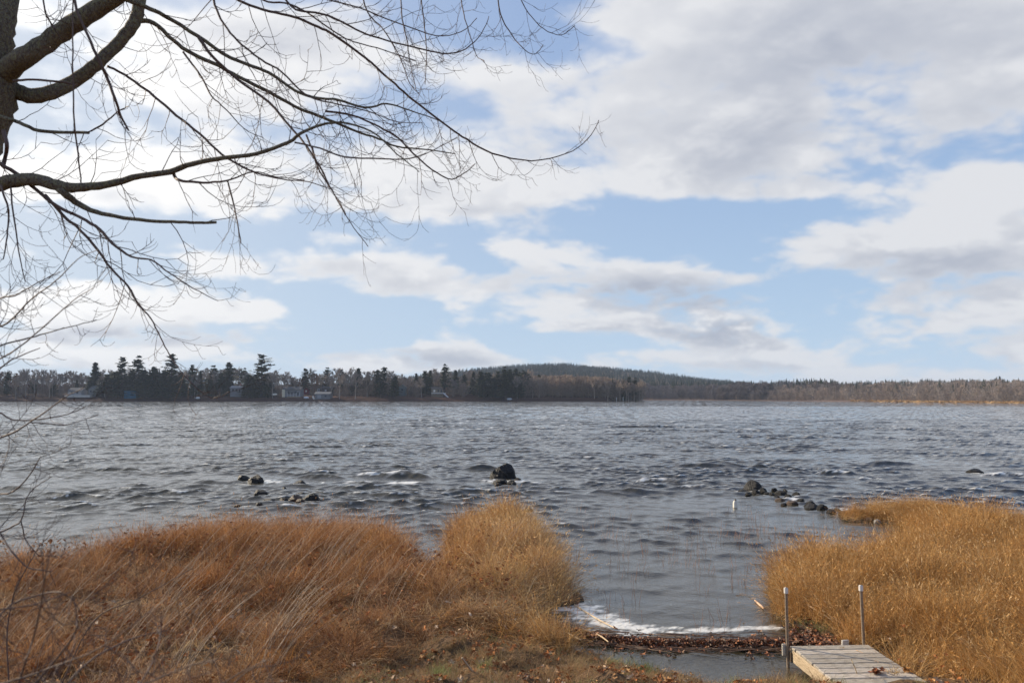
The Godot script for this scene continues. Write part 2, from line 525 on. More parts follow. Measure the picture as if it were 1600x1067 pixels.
func build_water() -> void:
	breaker(500, 748, 34, 0.22, 0.25)
	breaker(590, 745, 46, 0.20, 1.0)
	breaker(640, 747, 34, 0.24, 0.35)
	breaker(632, 757, 34, 0.12, 1.0)
	breaker(545, 755, 70, 0.09, 0.6)
	breaker(755, 734, 26, 0.22, 0.1)
	breaker(1022, 753, 32, 0.14, 0.85)
	breaker(1085, 763, 28, 0.14, 0.7)
	breaker(960, 770, 50, 0.14, 0.0)
	breaker(1305, 741, 30, 0.16, 0.8)
	breaker(1362, 748, 26, 0.14, 0.6)
	breaker(1570, 743, 45, 0.12, 1.0)
	breaker(1240, 700, 40, 0.22, 0.0)
	breaker(1110, 729, 45, 0.18, 0.0)
	breaker(1390, 726, 40, 0.20, 0.1)
	breaker(1240, 731, 22, 0.16, 0.3)
	breaker(340, 755, 40, 0.12, 0.2)
	breaker(830, 756, 24, 0.10, 0.7)
	breaker(195, 735, 34, 0.16, 0.1)
	breaker(160, 700, 30, 0.16, 0.1)
	breaker(760, 655, 40, 0.25, 0.3)
	breaker(1000, 668, 60, 0.25, 0.1)
	breaker(30, 765, 40, 0.16, 0.25)
	for q in [[405, 752, 0.8], [425, 753, 0.5], [800, 752, 0.9], [770, 752, 0.5], [1170, 768, 0.5], [1530, 741, 0.5], [1310, 796, 0.35], [1345, 803, 0.4], [1240, 780, 0.3], [380, 757, 0.4]]:
		var p := floor_spot(q[0], q[1])
		foam_rings.append([p.x, p.z, q[2]])
	for q in [[872, 948], [905, 952], [935, 965], [985, 981], [1060, 985], [1130, 984], [1215, 980]]:
		var p := floor_spot(q[0], q[1])
		scum.append(Vector2(p.x, p.z))
	var waves := []
	var lam := 2.9
	while lam > 0.24:
		var far_spread := 0.5 if lam > 1.5 else 0.75
		for rep in 2:
			var ang := rng.randf_range(-far_spread, far_spread) + 0.12
			var k := TAU / (lam * rng.randf_range(0.9, 1.1))
			var st := 0.046 if lam > 1.4 else (0.105 if lam > 0.4 else 0.07)
			waves.append([sin(ang) * k, cos(ang) * k, st / k, rng.randf() * TAU, k, sin(ang), cos(ang)])
		lam *= 0.77
	var rows := PackedFloat32Array()
	var away := 11.2
	while away < 720.0:
		rows.append(away)
		away += 0.07 if away < 16 else (0.10 if away < 45 else (0.24 if away < 130 else (0.7 if away < 280 else 3.0)))
	var cols := 540
	var v := PackedVector3Array()
	var n := PackedVector3Array()
	var c := PackedColorArray()
	v.resize(rows.size() * cols)
	n.resize(rows.size() * cols)
	c.resize(rows.size() * cols)
	var deep := Color(0.046, 0.037, 0.020)
	var white := Color(0.80, 0.78, 0.72)
	var at := 0
	var rough := FastNoiseLite.new()
	rough.noise_type = FastNoiseLite.TYPE_SIMPLEX_SMOOTH
	rough.seed = 77
	rough.frequency = 1.0
	rough.fractal_octaves = 3
	for j in rows.size():
		var z := -rows[j]
		var gap := maxf((rows[j + 1] if j + 1 < rows.size() else rows[j] + 3.0) - rows[j], rows[j] * 1.6 / cols)
		var used := []
		var fine := []
		for w in waves:
			if TAU / w[4] > 2.6 * gap: used.append(w)
			elif gap > 0.2: fine.append(w)
		var calm := lerpf(0.16, 1.0, smoothstep(13.0, 34.0, -z))
		var near_breakers := []
		for b in breakers:
			if absf(b[1] - z) < 2.5: near_breakers.append(b)
		var near_rings := []
		for b in foam_rings:
			if absf(b[1] - z) < 2.0: near_rings.append(b)
		for i in cols:
			var x := -z * (float(i) / (cols - 1) - 0.5) * 1.62
			var grp := (0.85 + 0.9 * rough.get_noise_2d(x * 0.07, z * 0.10)) * calm
			var hx := 0.0
			var hz := 0.0
			var ox := 0.0
			var oz := 0.0
			var h := 0.0
			var ny := 0.0
			for w in used:
				var ph: float = w[0] * x + w[1] * z + w[3]
				var sn := sin(ph)
				var cs := cos(ph)
				var am: float = w[2] * grp
				h += am * cs
				ox += w[5] * am * sn
				oz += w[6] * am * sn
				var ak: float = am * w[4]
				hx -= w[5] * ak * sn
				hz -= w[6] * ak * sn
				ny += ak * cs
			for w in fine:      # ripples finer than the sheet's cells still tilt it
				var ak: float = w[2] * grp * w[4]
				var sn := sin(w[0] * x + w[1] * z + w[3])
				hx -= w[5] * ak * sn
				hz -= w[6] * ak * sn
			var foam := 0.0
			for b in near_breakers:
				var dx: float = (x - b[0]) / b[2]
				if absf(dx) > 1.5: continue
				var bend: float = 0.30 * rough.get_noise_2d(x * 0.5 + b[1], 3.0)
				var dz: float = z - b[1] - bend
				var body := exp(-dx * dx * dx * dx * 1.2)
				var wide := 0.55 if dz < 0 else 0.28
				var e: float = b[3] * body * exp(-dz * dz / (wide * wide))
				h += e
				hz += -2.0 * dz / (wide * wide) * e
				if b[4] > 0:
					var fn := rough.get_noise_2d(x * 2.0, z * 3.0) + 0.8 * rough.get_noise_2d(x * 7.0, z * 9.0)
					var top := 0.16 + 0.22 * rough.get_noise_2d(x * 1.2 + b[1], 9.0)
					var fy := 1.0 - smoothstep(0.02, 0.34, absf(dz - top * 0.5))
					foam = maxf(foam, smoothstep(0.30, 0.62, fy * body * b[4] * (0.8 + 0.5 * rough.get_noise_2d(x * 1.1, b[1] * 3.0)) + fn * 0.42 - 0.08) * (0.7 + 0.3 * fy))
			for b in near_rings:
				var rr: float = Vector2(x - b[0], (z - b[1]) * 1.2).length() / b[2]
				if rr < 1.8:
					var fn := rough.get_noise_2d(x * 3.0, z * 3.0) + 0.5 * rough.get_noise_2d(x * 9.0, z * 9.0)
					foam = maxf(foam, smoothstep(0.42, 0.8, (1.0 - smoothstep(0.5, 1.7, rr)) * 0.7 + fn * 0.7))
			if z > -16.0 and x > -0.5 and x < 6.0:
				var sd := line_distance(Vector2(x, z), scum)
				var sw := lerpf(0.40, 0.10, smoothstep(1.0, 3.2, x))
				if sd < sw * 2.0:
					var fn := rough.get_noise_2d(x * 2.2, z * 5.0) + 0.5 * rough.get_noise_2d(x * 9.0, z * 16.0)
					foam = maxf(foam, 0.9 * smoothstep(0.2, 0.9, 1.0 - sd / (sw * 2.0) + fn * 0.95 - 0.10))
			# whitecaps where a crest steepens
			if ny > 0.36 and -z > 24.0:
				var fn := rough.get_noise_2d(x * 0.9, z * 1.4) + 0.6 * rough.get_noise_2d(x * 4.0, z * 5.0)
				foam = maxf(foam, smoothstep(0.36, 0.60, ny + 0.34 * fn - 0.06) * smoothstep(-0.1, 0.3, fn) * 0.9)
			elif -z > 90.0:
				var fk := rough.get_noise_2d(x * 0.5, z * 0.16) + 0.5 * rough.get_noise_2d(x * 1.7 + 40.0, z * 0.5)
				foam = smoothstep(0.46, 0.66, fk) * 0.75
			v[at] = Vector3(x + ox * -0.75, h, z + oz * -0.75)
			n[at] = Vector3(-hx, maxf(0.35, 1.0 - 0.75 * ny), -hz).normalized()
			c[at] = deep.lerp(white, clampf(foam, 0, 1))
			at += 1
	var m := plain_material(0.06, 0.5)
	m.normal_enabled = true
	m.normal_scale = 0.7
	m.normal_texture = noise_texture(19, 0.016, 1024, [], 5, true)
	m.uv1_triplanar = true
	m.uv1_world_triplanar = true
	m.uv1_triplanar_sharpness = 8.0
	m.uv1_scale = Vector3(0.34, 0.3, 0.75)
	tag(put("lake_water", grid_mesh(cols, rows.size(), v, n, c), self, m), "wind ruffled grey lake water with small breaking waves and foam", "", "", "structure")
	# the rest of the lake, outside the frame and under the far shores
	var s := Shape.new()
	s.quad(Vector3(-3500, -0.45, 40), Vector3(-3500, -0.45, -3500), Vector3(3500, -0.45, -3500), Vector3(3500, -0.45, 40), deep)
	tag(put("lake_floor", s.mesh(plain_material(0.3))), "dark bottom of the lake under the water", "", "", "structure")

# ------------------------------------------------------------------ grass, leaves, reeds

func tuft(blades: int, tall: float, spread: float, lean: float, width: float, droop: float, tints: Array, seed_ := 1, plume := 0.0) -> ArrayMesh:
	var r := RandomNumberGenerator.new()
	r.seed = seed_
	var s := Shape.new()
	for b in blades:
		var a := r.randf() * TAU
		var root := Vector3(cos(a), 0, sin(a)) * spread * sqrt(r.randf())
		var h := tall * r.randf_range(0.55, 1.08)
		var side := r.randf() * TAU
		var dir := Vector3(cos(side) * lean * r.randf(), 1.0, sin(side) * lean * r.randf()).normalized()
		var bend := Vector3(cos(side), 0, sin(side)) * droop * r.randf_range(0.3, 1.3) + Vector3(0.18, 0, 0.05) * droop
		var c: Color = tints[r.randi() % tints.size()]
		var k := r.randf_range(0.6, 1.3)
		c = Color(c.r * k, c.g * k, c.b * k)
		var wd := width * r.randf_range(0.6, 1.3)
		var f := r.randf() * TAU
		var across := Vector3(cos(f), 0, sin(f))
		var p := root
		var segs := 3
		var last_l := p - across * wd * 0.5
		var last_r := p + across * wd * 0.5
		for i in segs:
			dir = (dir + (bend + Vector3(0, -0.35 * droop, 0)) * (0.25 + 0.45 * i)).normalized()
			p += dir * h / segs
			var w := wd * (1.0 - 0.30 * (i + 1))
			if i == segs - 1:
				s.tri(last_l, last_r, p, c)
			else:
				var l := p - across * w * 0.5
				var q := p + across * w * 0.5
				s.tri(last_l, last_r, q, c)
				s.tri(last_l, q, l, c)
				last_l = l
				last_r = q
		if plume > 0 and r.randf() < plume:
			for e in 5:
				var o := p - dir * 0.10 * r.randf() + Vector3(r.randf_range(-1, 1), r.randf_range(-0.3, 1), r.randf_range(-1, 1)) * 0.012
				s.tri(p - dir * 0.09 * r.randf(), o, o + Vector3(r.randf_range(-1, 1), r.randf_range(-1, 1), r.randf_range(-1, 1)) * 0.011, c * 1.1)
	return s.mesh()

func leaf_mesh(size: float, seed_: int) -> ArrayMesh:      # a curled dry oak or maple leaf
	var r := RandomNumberGenerator.new()
	r.seed = seed_
	var s := Shape.new()
	var rim := []
	var lobes := 10
	for i in lobes:
		var a := TAU * i / lobes
		var k := size * (1.0 if i % 2 == 0 else 0.55) * r.randf_range(0.75, 1.15)
		rim.append(Vector3(cos(a) * k, r.randf_range(-0.1, 0.45) * size, sin(a) * k * 0.75))
	for i in lobes:
		s.tri(Vector3(0, 0.05 * size, 0), rim[i], rim[(i + 1) % lobes], Color.WHITE)
	return s.mesh()

func lying(x: float, y: float, z: float, k: float, tilt: float) -> Transform3D:
	var b := Basis(Vector3.UP, rng.randf() * TAU) * Basis(Vector3.RIGHT, rng.randf_range(-tilt, tilt)) * Basis(Vector3.FORWARD, rng.randf_range(-tilt, tilt))
	return Transform3D(b.scaled(Vector3(k, k, k)), Vector3(x, y, z))

func grass_material(through: float) -> StandardMaterial3D:
	var m := plain_material(0.75, 0.25)
	if through > 0:
		m.backlight_enabled = true
		m.backlight = Color(through, through, through * 0.95)
	return m

func is_lawn(x: float, z: float) -> float:      # 1 on the mown-down strip in front of the cove
	var edge := 12.75 + 0.5 * noise_a.get_noise_2d(x * 1.3, 5.0)
	if x < -1.0: edge = lerpf(edge, 9.2, smoothstep(1.0, 3.8, -x))
	if x > 0.9: edge = 14.0
	if x > 5.45: edge = lerpf(11.0, 7.0, smoothstep(5.45, 6.3, x))
	return smoothstep(-0.3, 0.3, z + edge)

func on_dock(x: float, z: float) -> bool:
	if z < -12.0: return x > 3.95 and x < 4.2 and z > -12.1
	var left := 4.10 + (z + 11.8) * -0.03
	return x > left - 0.06 and x < left + 1.30

func build_grass() -> void:
	var rust := [Color(0.498, 0.292, 0.142), Color(0.566, 0.362, 0.177), Color(0.360, 0.187, 0.084), Color(0.706, 0.534, 0.328), Color(0.452, 0.279, 0.139), Color(0.249, 0.140, 0.076), Color(0.589, 0.385, 0.201)]
	var gold := [Color(0.601, 0.366, 0.147), Color(0.668, 0.438, 0.195), Color(0.488, 0.273, 0.098), Color(0.761, 0.562, 0.318), Color(0.445, 0.283, 0.124), Color(0.289, 0.167, 0.077), Color(0.645, 0.418, 0.186)]
	var lawn := [Color(0.341, 0.276, 0.179), Color(0.310, 0.256, 0.159), Color(0.221, 0.204, 0.118), Color(0.390, 0.315, 0.217), Color(0.234, 0.164, 0.115)]
	var gm := grass_material(0.75)
	# tall marsh grass
	var sets := [
		["rusty_marsh_grass", tuft(52, 0.95, 0.16, 0.55, 0.008, 0.42, rust, 1, 0.25), []],
		["rusty_marsh_grass", tuft(56, 0.95, 0.18, 1.0, 0.0085, 0.95, rust, 2, 0.1), []],
		["golden_marsh_grass", tuft(56, 1.0, 0.16, 0.45, 0.008, 0.40, gold, 3, 0.25), []],
		["golden_marsh_grass", tuft(52, 0.95, 0.18, 0.9, 0.0085, 0.72, gold, 4, 0.1), []],
	]
	var russet := [Color(0.34, 0.185, 0.085), Color(0.42, 0.255, 0.13), Color(0.20, 0.105, 0.052), Color(0.56, 0.40, 0.24), Color(0.27, 0.14, 0.065), Color(0.13, 0.075, 0.042)]
	sets.append(["matted_marsh_grass", tuft(64, 0.85, 0.22, 1.5, 0.0095, 1.5, russet, 21), []])
	var tints := [[], [], [], [], []]
	var roots := []
	for t in 3000:      # sedge tussocks: several tufts leaning out of one stool
		var x := rng.randf_range(-17.0, 19.0)
		var z := rng.randf_range(-27.0, -5.6)
		if absf(x) > -z * 0.80 + 0.8: continue
		if shore_at(x, z) < 0.02: continue
		var size := clampf(0.85 + 0.75 * noise_a.get_noise_2d(x * 1.3, z * 1.3) + rng.randfn(0.0, 0.22), 0.35, 1.35)
		var hue := rng.randf_range(-0.5, 0.5) + noise_a.get_noise_2d(x * 0.6 + 40.0, z * 0.6)
		for e in 9:
			var o := Vector2.from_angle(rng.randf() * TAU) * 0.27 * sqrt(rng.randf())
			roots.append([x + o.x, z + o.y, size * rng.randf_range(0.8, 1.1), o, hue])
	for t in 7000:      # and stray tufts between
		roots.append([rng.randf_range(-17.0, 19.0), rng.randf_range(-27.0, -5.6), rng.randf_range(0.35, 0.75), Vector2.ZERO, rng.randf_range(-0.6, 0.6)])
	for q in roots:
		var x: float = q[0]
		var z: float = q[1]
		if absf(x) > -z * 0.80 + 0.8: continue
		var d := shore_at(x, z)
		if d < 0.02 or on_dock(x, z) or rng.randf() < is_lawn(x, z): continue
		if z > -11.5 and x > 0.5 and x < 5.4: continue
		if x < 0.0 and d > 0.9 and z > -19.0 and noise_b.get_noise_2d(x * 0.36 + 60.0, z * 0.36) < -0.02 and rng.randf() < 0.90: continue
		var right := x > 3.5
		var k: float = q[2] * lerpf(0.80, 1.0, smoothstep(0.0, 0.5, d))
		if right: k = lerpf(k, 0.95, 0.35) * 1.05
		elif z > -17.0: k *= lerpf(1.08, 0.60, smoothstep(-17.0, -13.5, z) * smoothstep(1.0, -1.5, x))
		else: k *= 1.08
		if z > -9.5: k *= 0.75
		if z < -21.5 and x > 9.0: k *= lerpf(1.0, 0.60, smoothstep(-21.5, -25.5, z))
		var w := 2 if right else 0
		if not right and x > -3.5 and rng.randf() < 0.35: w = 2
		if rng.randf() < (0.60 if not right and z > -16.5 else 0.36): w += 1
		if not right and z > -19.0 and x < lerpf(0.2, -1.4, smoothstep(-14.0, -18.0, z)) and rng.randf() < 0.62:
			w = 4
			k = clampf(k * 1.1, 0.45, 1.1)
		var o: Vector2 = q[3]
		var tip := Vector3(o.x * 2.2, 1.0, o.y * 2.2) + Vector3(rng.randf_range(0.0, 0.30), 0, rng.randf_range(-0.1, 0.16))     # leaning out, and laid by the wind
		tip = tip.normalized()
		var turn := Basis(Quaternion(Vector3.UP, tip)) * Basis(Vector3.UP, rng.randf() * TAU)
		sets[w][2].append(Transform3D(turn * Basis.from_scale(Vector3(1.0, k, 1.0) * rng.randf_range(0.9, 1.1)), Vector3(x, ground_at(x, z) - 0.03, z)))
		var hue: float = clampf(q[4], -0.8, 0.8)
		var tt := vary(Color(1, 1, 1), 0.15)
		tt = Color(tt.r * (1.0 + 0.18 * hue), tt.g * (1.0 + 0.30 * hue), tt.b * (1.0 + 0.5 * hue))
		if not right: tt = tt.lerp(Color(tt.r * 0.82, tt.g * 0.68, tt.b * 0.60), smoothstep(0.2, -2.5, x))
		else: tt = Color(tt.r * 0.90, tt.g * 0.84, tt.b * 0.77)
		tints[w].append(tt)
	scatter(sets[0][0], sets[0][1], gm, sets[0][2], tints[0], "rust brown marsh grass with pale seed heads on the left shore and spit", "grass")
	scatter(sets[1][0], sets[1][1], gm, sets[1][2], tints[1], "rust brown bent over marsh grass matted between the upright stems, left shore", "grass")
	scatter(sets[2][0], sets[2][1], gm, sets[2][2], tints[2], "golden tan upright marsh grass behind the wooden dock, right shore", "grass")
	scatter(sets[4][0], sets[4][1], gm, sets[4][2], tints[4], "matted, curled rust and straw marsh grass lying low on the left shore", "grass")
	scatter(sets[3][0], sets[3][1], gm, sets[3][2], tints[3], "golden tan drooping marsh grass spilling over at the right shore", "grass")
	# pale bent straw over the matted left marsh
	var straw_tuft := tuft(16, 0.85, 0.16, 0.9, 0.009, 1.5, [Color(0.66, 0.50, 0.30), Color(0.58, 0.40, 0.20), Color(0.72, 0.58, 0.38)], 15)
	var st_at := []
	var st_col := []
	for t in 2200:
		var x := rng.randf_range(-11.0, 1.0)
		var z := rng.randf_range(-20.0, -7.5)
		if shore_at(x, z) < 0.4 or is_lawn(x, z) > 0.5: continue
		if noise_a.get_noise_2d(x * 1.1 + 22.0, z * 1.1) + rng.randf_range(-0.25, 0.25) < 0.02: continue
		st_at.append(Transform3D((Basis(Vector3(0.3, 0, -1).normalized(), rng.randf_range(0.0, 0.5)) * Basis(Vector3.UP, rng.randf() * TAU)).scaled(Vector3.ONE * rng.randf_range(0.6, 1.0)), Vector3(x, ground_at(x, z), z)))
		st_col.append(vary(Color(0.9, 0.80, 0.70), 0.3))
	scatter("bent_straw", straw_tuft, gm, st_at, st_col, "pale bent straw arching over the matted grass of the left shore", "straw")
	# short grass in front of the cove
	var places := []
	var cols := []
	var green := tuft(34, 0.20, 0.11, 0.9, 0.005, 0.5, lawn, 9)
	for t in 9000:
		var x := rng.randf_range(-8.0, 9.0)
		var z := rng.randf_range(-14.2, -5.6)
		if shore_at(x, z) < -0.05 or rng.randf() > is_lawn(x, z): continue
		if on_dock(x, z) and rng.randf() < 0.9: continue
		var patch := noise_a.get_noise_2d(x * 1.4 + 9.0, z * 1.4)
		if rng.randf() < -patch * 1.3: continue
		var k := rng.randf_range(0.5, 1.35) * (0.8 + 0.8 * maxf(0.0, patch))
		places.append(lying(x, ground_at(x, z) - 0.01, z, k, 0.25))
		var g := 0.8 * smoothstep(0.22, 0.42, noise_b.get_noise_2d(x * 0.5 + 17.0, z * 0.5))
		cols.append(vary(Color(1.15, 0.95, 0.8).lerp(Color(0.75, 1.15, 0.65), g), 0.2))
	scatter("short_grass", green, gm, places, cols, "short yellow green and straw coloured grass in front of the cove", "grass")
	# dead leaves and litter on the bank
	places = []
	cols = []
	var leaf := leaf_mesh(0.055, 2)
	for t in 26000:
		var x := rng.randf_range(-10.0, 10.0)
		var z := rng.randf_range(-14.0, -5.6)
		if shore_at(x, z) < 0.0 or on_dock(x, z): continue
		var lw := is_lawn(x, z)
		if rng.randf() > 0.10 + 0.75 * lw: continue
		if noise_b.get_noise_2d(x * 0.4 + 3.0, z * 0.4) + rng.randf_range(-0.3, 0.3) < -0.05: continue
		places.append(lying(x, ground_at(x, z) + rng.randf_range(0.005, 0.05) + (1.0 - lw) * rng.randf_range(0.0, 0.35), z, rng.randf_range(0.6, 1.3), 0.8))
		cols.append(vary([Color(0.32, 0.12, 0.04), Color(0.24, 0.085, 0.03), Color(0.42, 0.24, 0.11), Color(0.50, 0.36, 0.24), Color(0.38, 0.15, 0.05)][rng.randi() % 5], 0.3))
	scatter("fallen_leaves", leaf, grass_material(0.2), places, cols, "brown and orange fallen leaves strewn through the short grass of the bank", "leaves")
	# rusty fern and sweet gale patches on the left
	places = []
	cols = []
	for t in 15000:
		var x := rng.randf_range(-11.0, 0.5)
		var z := rng.randf_range(-20.0, -7.0)
		if shore_at(x, z) < 0.5: continue
		var p := noise_a.get_noise_2d(x * 0.9 + 70.0, z * 0.9) + 0.25 * noise_b.get_noise_2d(x * 0.7, z * 0.7)
		if p < 0.22 + rng.randf_range(-0.08, 0.08) or is_lawn(x, z) > 0.5: continue
		places.append(lying(x, ground_at(x, z) + rng.randf_range(0.15, 0.75), z, rng.randf_range(0.5, 1.15), 1.3))
		cols.append(vary([Color(0.36, 0.16, 0.065), Color(0.24, 0.10, 0.045), Color(0.42, 0.23, 0.10)][rng.randi() % 3], 0.3))
	scatter("rusty_shrub_leaves", leaf, grass_material(0.3), places, cols, "orange brown dry leaves of low shrubs showing through the left marsh grass", "shrub leaves")
	# grey weed stalks leaning over the left marsh
	var stalk := Shape.new()
	var r := RandomNumberGenerator.new()
	r.seed = 4
	for b in 4:
		var pts := PackedVector3Array()
		var rad := PackedFloat32Array()
		var p := Vector3(r.randf_range(-0.1, 0.1), 0, r.randf_range(-0.1, 0.1))
		var dir := Vector3(0.35 + r.randf_range(-0.2, 0.3), 1, r.randf_range(-0.3, 0.3)).normalized()
		for i in 6:
			pts.append(p)
			rad.append(0.0038 - 0.0005 * i)
			p += dir * 0.26 * (0.8 + 0.4 * r.randf())
			dir = (dir + Vector3(0.12, -0.07, r.randf_range(-0.12, 0.12))).normalized()
		stalk.tube(pts, rad, 3, Color(0.40, 0.32, 0.24))
	places = []
	cols = []
	for t in 300:
		var x := rng.randf_range(-11.5, 1.0)
		var z := rng.randf_range(-20.0, -8.0)
		if shore_at(x, z) < 0.6 or is_lawn(x, z) > 0.4: continue
		if x > -3.0 and rng.randf() < 0.7: continue
		places.append(Transform3D(Basis(Vector3.UP, rng.randf_range(-0.7, 0.7)).scaled(Vector3.ONE * rng.randf_range(0.7, 1.2)), Vector3(x, ground_at(x, z), z)))
		cols.append(vary(Color(1, 1, 1), 0.25))
	scatter("weed_stalks", stalk.mesh(), plain_material(0.8, 0.3), places, cols, "thin grey weed stalks leaning right over the rusty grass of the left shore", "stalks")
	# sparse reddish reeds standing in the water
	var reed := Shape.new()
	for b in 5:
		var p := Vector3(r.randf_range(-0.25, 0.25), -0.1, r.randf_range(-0.2, 0.2))
		var tip := p + Vector3(r.randf_range(-0.08, 0.16), r.randf_range(0.28, 0.55), r.randf_range(-0.08, 0.08))
		reed.tube(PackedVector3Array([p, (p + tip) * 0.5 + Vector3(0.015, 0, 0), tip]), PackedFloat32Array([0.0035, 0.003, 0.0015]), 3, Color(0.34, 0.18, 0.10))
		if r.randf() < 0.5: reed.tube(PackedVector3Array([(p + tip) * 0.5, (p + tip) * 0.5 + Vector3(r.randf_range(-0.12, 0.12), 0.08, 0.03)]), PackedFloat32Array([0.003, 0.001]), 3, Color(0.34, 0.18, 0.10))
	places = []
	cols = []
	for t in 2600:
		var x := rng.randf_range(-6.0, 16.0)
		var z := rng.randf_range(-30.0, -13.6)
		var d := shore_at(x, z)
		if d > 0.0: continue
		var near := exp(d / 1.3)
		var bed := 0.0
		if x > 3.0: bed = exp(-pow((z + 21.5) / 4.0, 2.0)) * 0.34 * smoothstep(2.2, 5.5, x)
		if x < -1.0 and z < -18: bed = maxf(bed, 0.25 * exp(-pow((z + 24.5) / 2.5, 2.0)))
		if rng.randf() > near * 0.28 + bed + 0.004: continue
		places.append(Transform3D(Basis(Vector3.UP, rng.randf() * TAU).scaled(Vector3.ONE * rng.randf_range(0.55, 1.15)), Vector3(x, 0, z)))
		cols.append(vary(Color(1, 1, 1), 0.3))
	scatter("water_reeds", reed.mesh(), plain_material(0.7, 0.3), places, cols, "sparse thin reddish reeds standing in the shallow water off the grass", "reeds")
	# the line of drowned leaves and reed litter along the cove
	places = []
	cols = []
	var wl := leaf_mesh(0.055, 6)
	for t in 5200:
		var f := rng.randf() * (wrack_line.size() - 1.001)
		var i := int(f)
		var p := wrack_line[i].lerp(wrack_line[i + 1], f - i)
		var off := rng.randfn(0.0, 0.065 + 0.08 * absf(noise_b.get_noise_1d(p.x * 0.8))) + 0.12 * noise_b.get_noise_1d(p.x * 0.5 + 30.0)
		if rng.randf() < 0.15: off *= 2.6
		if p.x > 4.6: off = rng.randfn(-0.25, 0.4)
		var x := p.x + rng.randf_range(-0.1, 0.1)
		var z := p.y + off
		var y := maxf(0.01, ground_at(x, z)) + rng.randf_range(0.0, 0.03) + 0.04 * exp(-off * off / 0.02)
		places.append(lying(x, y, z, rng.randf_range(0.5, 1.25), 0.45))
		cols.append(vary([Color(0.12, 0.065, 0.04), Color(0.22, 0.085, 0.04), Color(0.32, 0.125, 0.05), Color(0.07, 0.042, 0.028), Color(0.33, 0.20, 0.12)][mini(4, int(absf(rng.randfn(0, 1.7))))], 0.3))
	scatter("wrack_leaves", wl, plain_material(0.6, 0.35), places, cols, "wet dark red brown leaves heaped in a line along the cove's edge", "leaves")
	places = []
	cols = []
	var straw := Shape.new()
	straw.tube(PackedVector3Array([Vector3(-0.22, 0, 0), Vector3(0, 0.012, 0.01), Vector3(0.24, 0, -0.01)]), PackedFloat32Array([0.004, 0.005, 0.003]), 4, Color(1, 1, 1))
	for t in 900:
		var f := rng.randf() * (wrack_line.size() - 1.001)
		var i := int(f)
		var p := wrack_line[i].lerp(wrack_line[i + 1], f - i)
		var off := rng.randfn(-0.05, 0.22)
		var dir := (wrack_line[i + 1] - wrack_line[i]).angle()
		var b := Basis(Vector3.UP, -dir + rng.randfn(0, 0.25)) * Basis(Vector3.BACK, rng.randf_range(-0.05, 0.05))
		places.append(Transform3D(b.scaled(Vector3.ONE * rng.randf_range(0.5, 1.4)), Vector3(p.x, maxf(0.015, ground_at(p.x, p.y + off)) + 0.02, p.y + off)))
		cols.append(vary([Color(0.16, 0.09, 0.05), Color(0.10, 0.06, 0.04), Color(0.42, 0.30, 0.19)][mini(2, int(absf(rng.randfn(0, 1.0))))], 0.3))
	scatter("wrack_straw", straw.mesh(), plain_material(0.5, 0.4), places, cols, "broken reed stems lying lengthwise in the wet leaf line at the cove", "reed litter")

# ------------------------------------------------------------------ the bare tree at the left and the twigs under it

var twig_count := 0

func smooth_line(list: Array, z0: float, z1: float, steps := 4) -> Array:      # [points, radii] from photo points with widths
	var pts := PackedVector3Array()
	var rad := PackedFloat32Array()
	var m := list.size()
	var wob := rng.randf() * 100.0
	for i in m - 1:
		for s in (steps + 1 if i == m - 2 else steps):
			var t := float(s) / steps
			var a: Array = list[maxi(i - 1, 0)]
			var b: Array = list[i]
			var c: Array = list[i + 1]
			var d: Array = list[mini(i + 2, m - 1)]
			var q := []
			for k in 2: q.append(0.5 * (2.0 * b[k] + (c[k] - a[k]) * t + (2.0 * a[k] - 5.0 * b[k] + 4.0 * c[k] - d[k]) * t * t + (3.0 * b[k] - a[k] - 3.0 * c[k] + d[k]) * t * t * t))
			var w := lerpf(b[2], c[2], t)
			var f := (i + t) / (m - 1)
			var z := lerpf(z0, z1, f) + 0.22 * noise_a.get_noise_1d(wob + f * 3.0)
			pts.append(spot(q[0] + rng.randf_range(-0.6, 0.6), q[1] + rng.randf_range(-0.6, 0.6), z))
			rad.append(maxf(w * (0.7 if w < 10.0 else lerpf(0.7, 1.0, clampf((w - 10.0) / 8.0, 0, 1))), 1.2) * z / FOCAL * 0.5)
	return [pts, rad]

func twig(s: Shape, start: Vector3, dir: Vector3, long: float, r: float, depth: int, curl: float, col: Color) -> void:
	var segs := 6 if depth > 0 else 5
	var pts := PackedVector3Array([start])
	var rad := PackedFloat32Array([r])
	var p := start
	var d := dir.normalized()
	var bow := rng.randf_range(0.35, 1.3)
	var side := Vector3(rng.randf_range(-1, 1), 0, rng.randf_range(-1, 1)) * 0.10
	for i in segs:
		var f := float(i + 1) / segs
		var pull := lerpf(-0.22, 0.42, f) * curl
		d = (d + Vector3(0, pull * bow, 0) + side + Vector3(rng.randf_range(-1, 1), rng.randf_range(-1, 1), rng.randf_range(-1, 1)) * 0.19).normalized()
		p += d * long / segs
		pts.append(p)
		rad.append(maxf(r * (1.0 - 0.65 * f), 0.0012))
		if depth > 0 and i > 0 and rng.randf() < 0.75:
			var o := d.cross(Vector3(rng.randf_range(-1, 1), rng.randf_range(-1, 1), rng.randf_range(-1, 1))).normalized()
			twig(s, p, d * 0.75 + o * 0.75 + Vector3(0, -0.12, 0), long * rng.randf_range(0.25, 0.55), maxf(r * 0.62, 0.0017), depth - 1, curl, col)
	s.tube(pts, rad, 3, col)
	twig_count += 1

